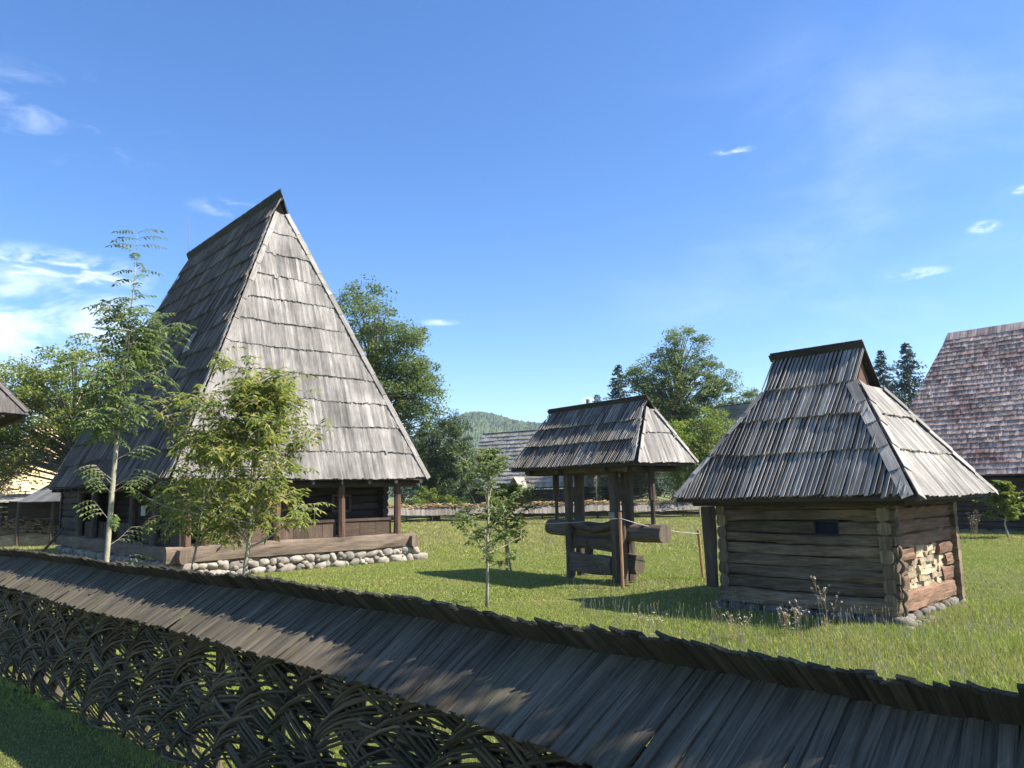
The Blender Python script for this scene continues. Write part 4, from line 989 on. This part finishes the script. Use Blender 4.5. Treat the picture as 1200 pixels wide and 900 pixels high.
spruce((8.6, 76, 0), 11.8, 3.6, 4, 'lower dark spruce at the left foot of the locust tree behind the press')
spruce((9.3, 92, 0), 13.3, 1.9, 5, 'distant spruce tip showing above the middle of the press roof')
spruce((48.2, 80, 0), 18.3, 2.6, 6, 'spruce whose tip just clears the ridge of the red-brown barn')

# young trees of the yard, with real branches and leaves
class Twigs:
    def __init__(s, seed): s.m = MB(); s.g = np.random.default_rng(seed); s.leafs = []
    def branch(s, p, d, L, r, curve=.2, up=.25, n=5):
        P = [V(p)]; d = V(d).normalized(); R_ = [r]
        for i in range(n):
            d = (d+V(s.g.normal(0, curve/n*1.6, 3))+V((0, 0, up/n))).normalized(); P.append(P[-1]+d*L/n); R_.append(max(.002, r*(1-(i+1)/n*.85)))
        s.m.tube(P, R_, 6 if r > .008 else 4, False); return P
    def leaf(s, p, d, L, W, nrm=None):
        d = V(d).normalized(); q = V(nrm) if nrm else V((s.g.normal(0, .5), s.g.normal(0, .5), 1)); b = d.cross(q)
        if b.length < .05: b = d.cross(V((1, 0, 0)))
        b.normalize(); nn = b.cross(d).normalized(); mid = p+d*L*.45; k = nn*L*.06
        s.leafs += [p, mid+b*W/2+k, p+d*L-nn*L*.12, mid-b*W/2+k]
    def pinnate(s, p, d, L, pairs, lw, ll):
        d = V(d).normalized(); side = d.cross(V((0, 0, 1)))
        if side.length < .1: side = V((1, 0, 0))
        side.normalize(); P = [p]; dd = d.copy()
        for i in range(5): dd = (dd+V((0, 0, -.16))).normalized(); P.append(P[-1]+dd*L/5)
        s.m.tube(P, [.0035, .003, .003, .002, .002, .001], 3, False)
        for i in range(pairs):
            u = .25+.72*i/(pairs-1)*.98; k = min(4, int(u*5)); q = P[k]+(P[k+1]-P[k])*(u*5-k); f = 1-.35*abs(u-.55)*2
            for sg in (-1, 1): s.leaf(q, side*sg+dd*.45+V((0, 0, -.25+s.g.normal(0, .15))), ll*f*s.g.uniform(.85, 1.15), lw*f)
        s.leaf(P[-1], dd, ll, lw)
    def build(s, t, mat, bark):
        s.m.build('trunk', M[bark], t); mesh_np('crown', np.array([tuple(v) for v in s.leafs]), 4, mat, t)

def ash():
    t = empty('ash_sapling', (-5.32, 10.0, 0), 0, label='slim young ash tree with feathery leaves and a tall leader left of the house', cat='tree')
    w = Twigs(3); g = w.g
    top = [V((-.02, 0, -.1)), V((-.01, 0, 1.0)), V((.02, 0, 2.0)), V((.05, 0, 3.0)), V((.08, 0, 3.9)), V((.16, 0, 4.8)), V((.17, 0, 5.62))]
    w.m.tube(top, [.042, .036, .033, .026, .017, .008, .002], 8)
    def at(z):
        for i in range(len(top)-1):
            if top[i].z <= z <= top[i+1].z: return top[i]+(top[i+1]-top[i])*((z-top[i].z)/(top[i+1].z-top[i].z))
        return top[-1]
    # leader: whorls of leaves
    z = 3.9
    while z < 5.64:
        a = g.uniform(0, 6.28)
        for k in range(2):
            an = a+k*math.pi+g.normal(0, .3); L = (.42 if z < 5 else .34)*g.uniform(.8, 1.1)
            w.pinnate(at(z), (math.cos(an), math.sin(an), .55), L, 6, .035, .085)
        z += .10 if z > 5.2 else .13
    # side branches with leaves
    for i in range(26):
        z = 2.75+1.75*(i/26)+g.uniform(-.05, .05); a = g.uniform(0, 6.28); L = (.80 if z < 3.8 else .6)*g.uniform(.5, 1.15)
        P = w.branch(at(z), (math.cos(a), math.sin(a), .50), L, .012, .35, .35)
        for j, p in enumerate(P[1:]):
            for k in range(3):
                an = g.uniform(0, 6.28); w.pinnate(p, (math.cos(an)+math.cos(a)*.4, math.sin(an)+math.sin(a)*.4, g.uniform(-.5, .9)), g.uniform(.24, .36), 5, .036, .09)
    for i in range(11):
        z = .9+g.uniform(0, 1.7); a = g.uniform(-2, 2); P = w.branch(at(z), (math.cos(a), math.sin(a), .6), .35, .006)
        for p in P[2:]: w.pinnate(p, (math.cos(a), math.sin(a), .3), .25, 4, .035, .08)
    w.build(t, LM['ash'], 'palebark')
ash()

def walnut(base, label, H, spread, seed, mat, nb=34, zb=1.3, leaf=(.045, .11), bias=(0, 0), bark='palebark', per=4, r0=.045, name='young_tree', subs=4, pin=False):
    t = empty(name, base, 0, label=label, cat='tree'); w = Twigs(seed); g = w.g
    tr = [V((0, 0, -.1))]; d = V((0, 0, 1))
    for i in range(7): tr.append(tr[-1]+V((g.normal(0, .035)+.02, g.normal(0, .03), (H*.92+.1)/7)))
    w.m.tube(tr, [r0*(1-i/7*.86) for i in range(8)], 8)
    def at(z):
        for i in range(len(tr)-1):
            if tr[i].z <= z <= tr[i+1].z: return tr[i]+(tr[i+1]-tr[i])*((z-tr[i].z)/(tr[i+1].z-tr[i].z))
        return tr[-1]
    def clothe(P, k):
        for j, p in enumerate(P[1:]):
            for q in range(k):
                a = g.uniform(0, 6.28); dd = V((math.cos(a), math.sin(a), g.uniform(-.5, .5)))
                if pin: w.pinnate(p, dd+V((0, 0, g.uniform(-.5, 1.1))), g.uniform(.16, .26), 3, leaf[0], leaf[1])
                else: w.leaf(p+dd*.02, dd+V((0, 0, -.25)), leaf[1]*g.uniform(.6, 1.25), leaf[0]*g.uniform(.8, 1.2))
    for i in range(nb):
        f = i/(nb-1); z = zb+(H*.9-zb)*f; a = i*2.4+g.normal(0, .3); prof = math.sin(math.pi*min(1, (f*.8+.22)))**.7
        dx = math.cos(a)+bias[0]*(1-f*.6); dy = math.sin(a)+bias[1]; L = spread*prof*g.uniform(.6, 1.12)*(1+bias[0]*(-1 if dx > 0 else 1)*-.35)
        P = w.branch(at(z), (dx, dy, .35+f*.9), L, r0*.36*(1-f*.5), .4, .30, 6)
        clothe(P[2:], per)
        for k in range(subs):
            p = P[2+k % 4]; an = g.uniform(0, 6.28); Q = w.branch(p, (math.cos(an)+dx*.5, math.sin(an)+dy*.5, g.uniform(-.1, .7)), L*g.uniform(.25, .5), .006, .5, .2, 5); clothe(Q, per)
    clothe(tr[5:], per*2)
    w.build(t, mat, bark)
walnut((-3.86, 11.0, 0), 'leafy young walnut tree with a pale trunk in front of the house porch', 3.95, 1.75, 5, LM['walnut'], 28, 1.25, (.038, .12), (-.2, 0), per=2, subs=5, pin=True, name='walnut_sapling')
walnut((-5.15, 12.2, 0), 'lower leafy sapling between the slim ash and the bigger walnut', 3.3, 1.25, 6, LM['walnut'], 15, 1.2, (.042, .12), (.15, 0), per=2, subs=2, pin=True, name='walnut_sapling', r0=.03)
walnut((-.52, 13.43, 0), 'thin young apple tree with sparse leaves standing left of the timber press', 3.0, 1.0, 7, LM['apple'], 30, .7, (.05, .075), (0, 0), per=4, r0=.034, name='apple_sapling', subs=4)
walnut((-.10, 19.1, 0), 'yellowish sapling tied to a stake behind the young apple tree', 2.3, .95, 8, LM['yellow'], 26, .7, (.055, .09), (0, 0), per=6, r0=.03, name='fruit_sapling', subs=4)
walnut((17.6, 27.4, 0), 'small upright bright sapling in front of the dark barn wall at the right', 2.15, .85, 9, LM['bright'], 26, .6, (.07, .12), (0, 0), per=7, r0=.04, name='young_tree', subs=4)
walnut((12.4, 51.0, 0), 'thin pale-trunked sapling in front of the far fence just left of the log hut', 2.8, .8, 10, LM['yellow'], 14, 1.3, (.08, .12), (0, 0), per=3, r0=.06, name='young_tree', subs=2)
spruce((6.1, 56.4, 0), 3.6, .95, 11, 'little bright young conifer seen between the posts of the timber press', .04)

# thistle-like weeds in front of the hut
def weed(x, y, h, n, seed, label):
    t = empty('tall_weed', (x, y, 0), 0, label=label, cat='weed', group='tall weeds beside the hut'); w = Twigs(seed); g = w.g
    for i in range(n):
        a = g.uniform(0, 6.28); P = w.branch((math.cos(a)*.08, math.sin(a)*.08, 0), (math.cos(a)*.18, math.sin(a)*.18, 1), h*g.uniform(.6, 1.05), .004, .15, .1, 6)
        for p in P[1:5]: w.leaf(p, (g.normal(), g.normal(), .3), .07, .014)
        for k in range(3):
            Q = w.branch(P[3+k % 3], (g.normal(0, .6), g.normal(0, .6), 1), .16, .002, .1, .1, 3)
            for _ in range(7): w.leaf(Q[-1], g.normal(size=3), .024, .018)
        for _ in range(8): w.leaf(P[-1], g.normal(size=3), .028, .02)
    w.m.build('stems', M['straw'], t); mesh_np('seed_heads', np.array([tuple(v) for v in w.leafs]), 4, leafmat('dry_head', (.30, .27, .18), (.50, .47, .36), .2), t)
weed(4.22, 10.55, .72, 5, 1, 'clump of tall dry thistles with grey seed heads against the front wall of the hut')
weed(3.6, 10.3, .40, 6, 2, 'lower clump of weeds with pale heads left of the thistles before the hut')
weed(2.85, 10.0, .36, 5, 3, 'sparse low weeds with white heads in the grass left of the hut')
weed(1.75, 10.3, .33, 5, 4, 'low weeds with white heads nearest the shadow edge between apple sapling and hut')
weed(17.6, 29.4, 1.0, 9, 5, 'tall pale flowering weeds at the foot of the barn wall beside the small sapling')

# ------------------------------------------------------------------ hills
def hill(name, cx, cy, rx, ry, h, seed):
    g = np.random.default_rng(seed); m = Mat(name+'_forest'); pos = m.n('ShaderNodeNewGeometry').outputs['Position']
    z = m.noise(pos, .09, 6, .7); z2 = m.noise(pos, .012, 4, .6)
    cc = m.mix(m.rng(z, .35, .65, 0, 1), (.022, .042, .020), (.075, .105, .036)); cc = m.mix(m.rng(z2, .4, .7, 0, .5), cc, (.10, .13, .045)); m.l(cc, m.b.inputs['Base Color'])
    nx, ny = 620, 130; xs = np.linspace(-1, 1, nx); ys = np.linspace(-1, 1, ny); X, Y = np.meshgrid(xs, ys)
    r = np.clip(1-X**2-Y**2, 0, 1); Z = h*r**1.0*(1+.12*np.sin(X*7+seed)+.06*np.sin(X*17+2)) ; wx = cx+X*rx; wy = cy+Y*ry
    bump_ = np.abs(np.sin(wx*.47+np.sin(wy*.13)*2+g.normal(0, .7, X.shape))*np.sin(wy*.39+np.sin(wx*.27)*2))
    Z = Z+(bump_*2.6+g.normal(0, .9, X.shape))*np.clip(r*12, 0, 1)-2
    co = np.stack([wx, wy, Z], -1).reshape(-1, 3); i = np.arange((ny-1)*(nx-1)); a = (i//(nx-1))*nx+i % (nx-1); F = np.stack([a, a+1, a+nx+1, a+nx], 1)
    me = bpy.data.meshes.new(name); me.from_pydata(co.tolist(), [], F.tolist()); me.materials.append(m.m); o = bpy.data.objects.new(name, me); col.objects.link(o); tag(o, kind='structure')
hill('forested_hill', -45, 950, 330, 200, 90, 1)
hill('hill', 230, 800, 400, 160, 74, 4)

# thin summer air between the yard and the hills
def haze():
    mb = MB(); mb.box(V((0, 800, 58)), V((1510, 0, 0)), V((0, 1110, 0)), V((0, 0, 59.5)))
    m = bpy.data.materials.new('air'); m.use_nodes = True; t = m.node_tree; t.nodes.clear(); o = t.nodes.new('ShaderNodeOutputMaterial'); p = t.nodes.new('ShaderNodeVolumePrincipled')
    p.inputs['Color'].default_value = (.75, .86, 1, 1); p.inputs['Density'].default_value = .00022; p.inputs['Anisotropy'].default_value = .2; t.links.new(p.outputs[0], o.inputs['Volume'])
    mb.build('haze', m, kind='stuff')
HAZE = True
if HAZE: haze()
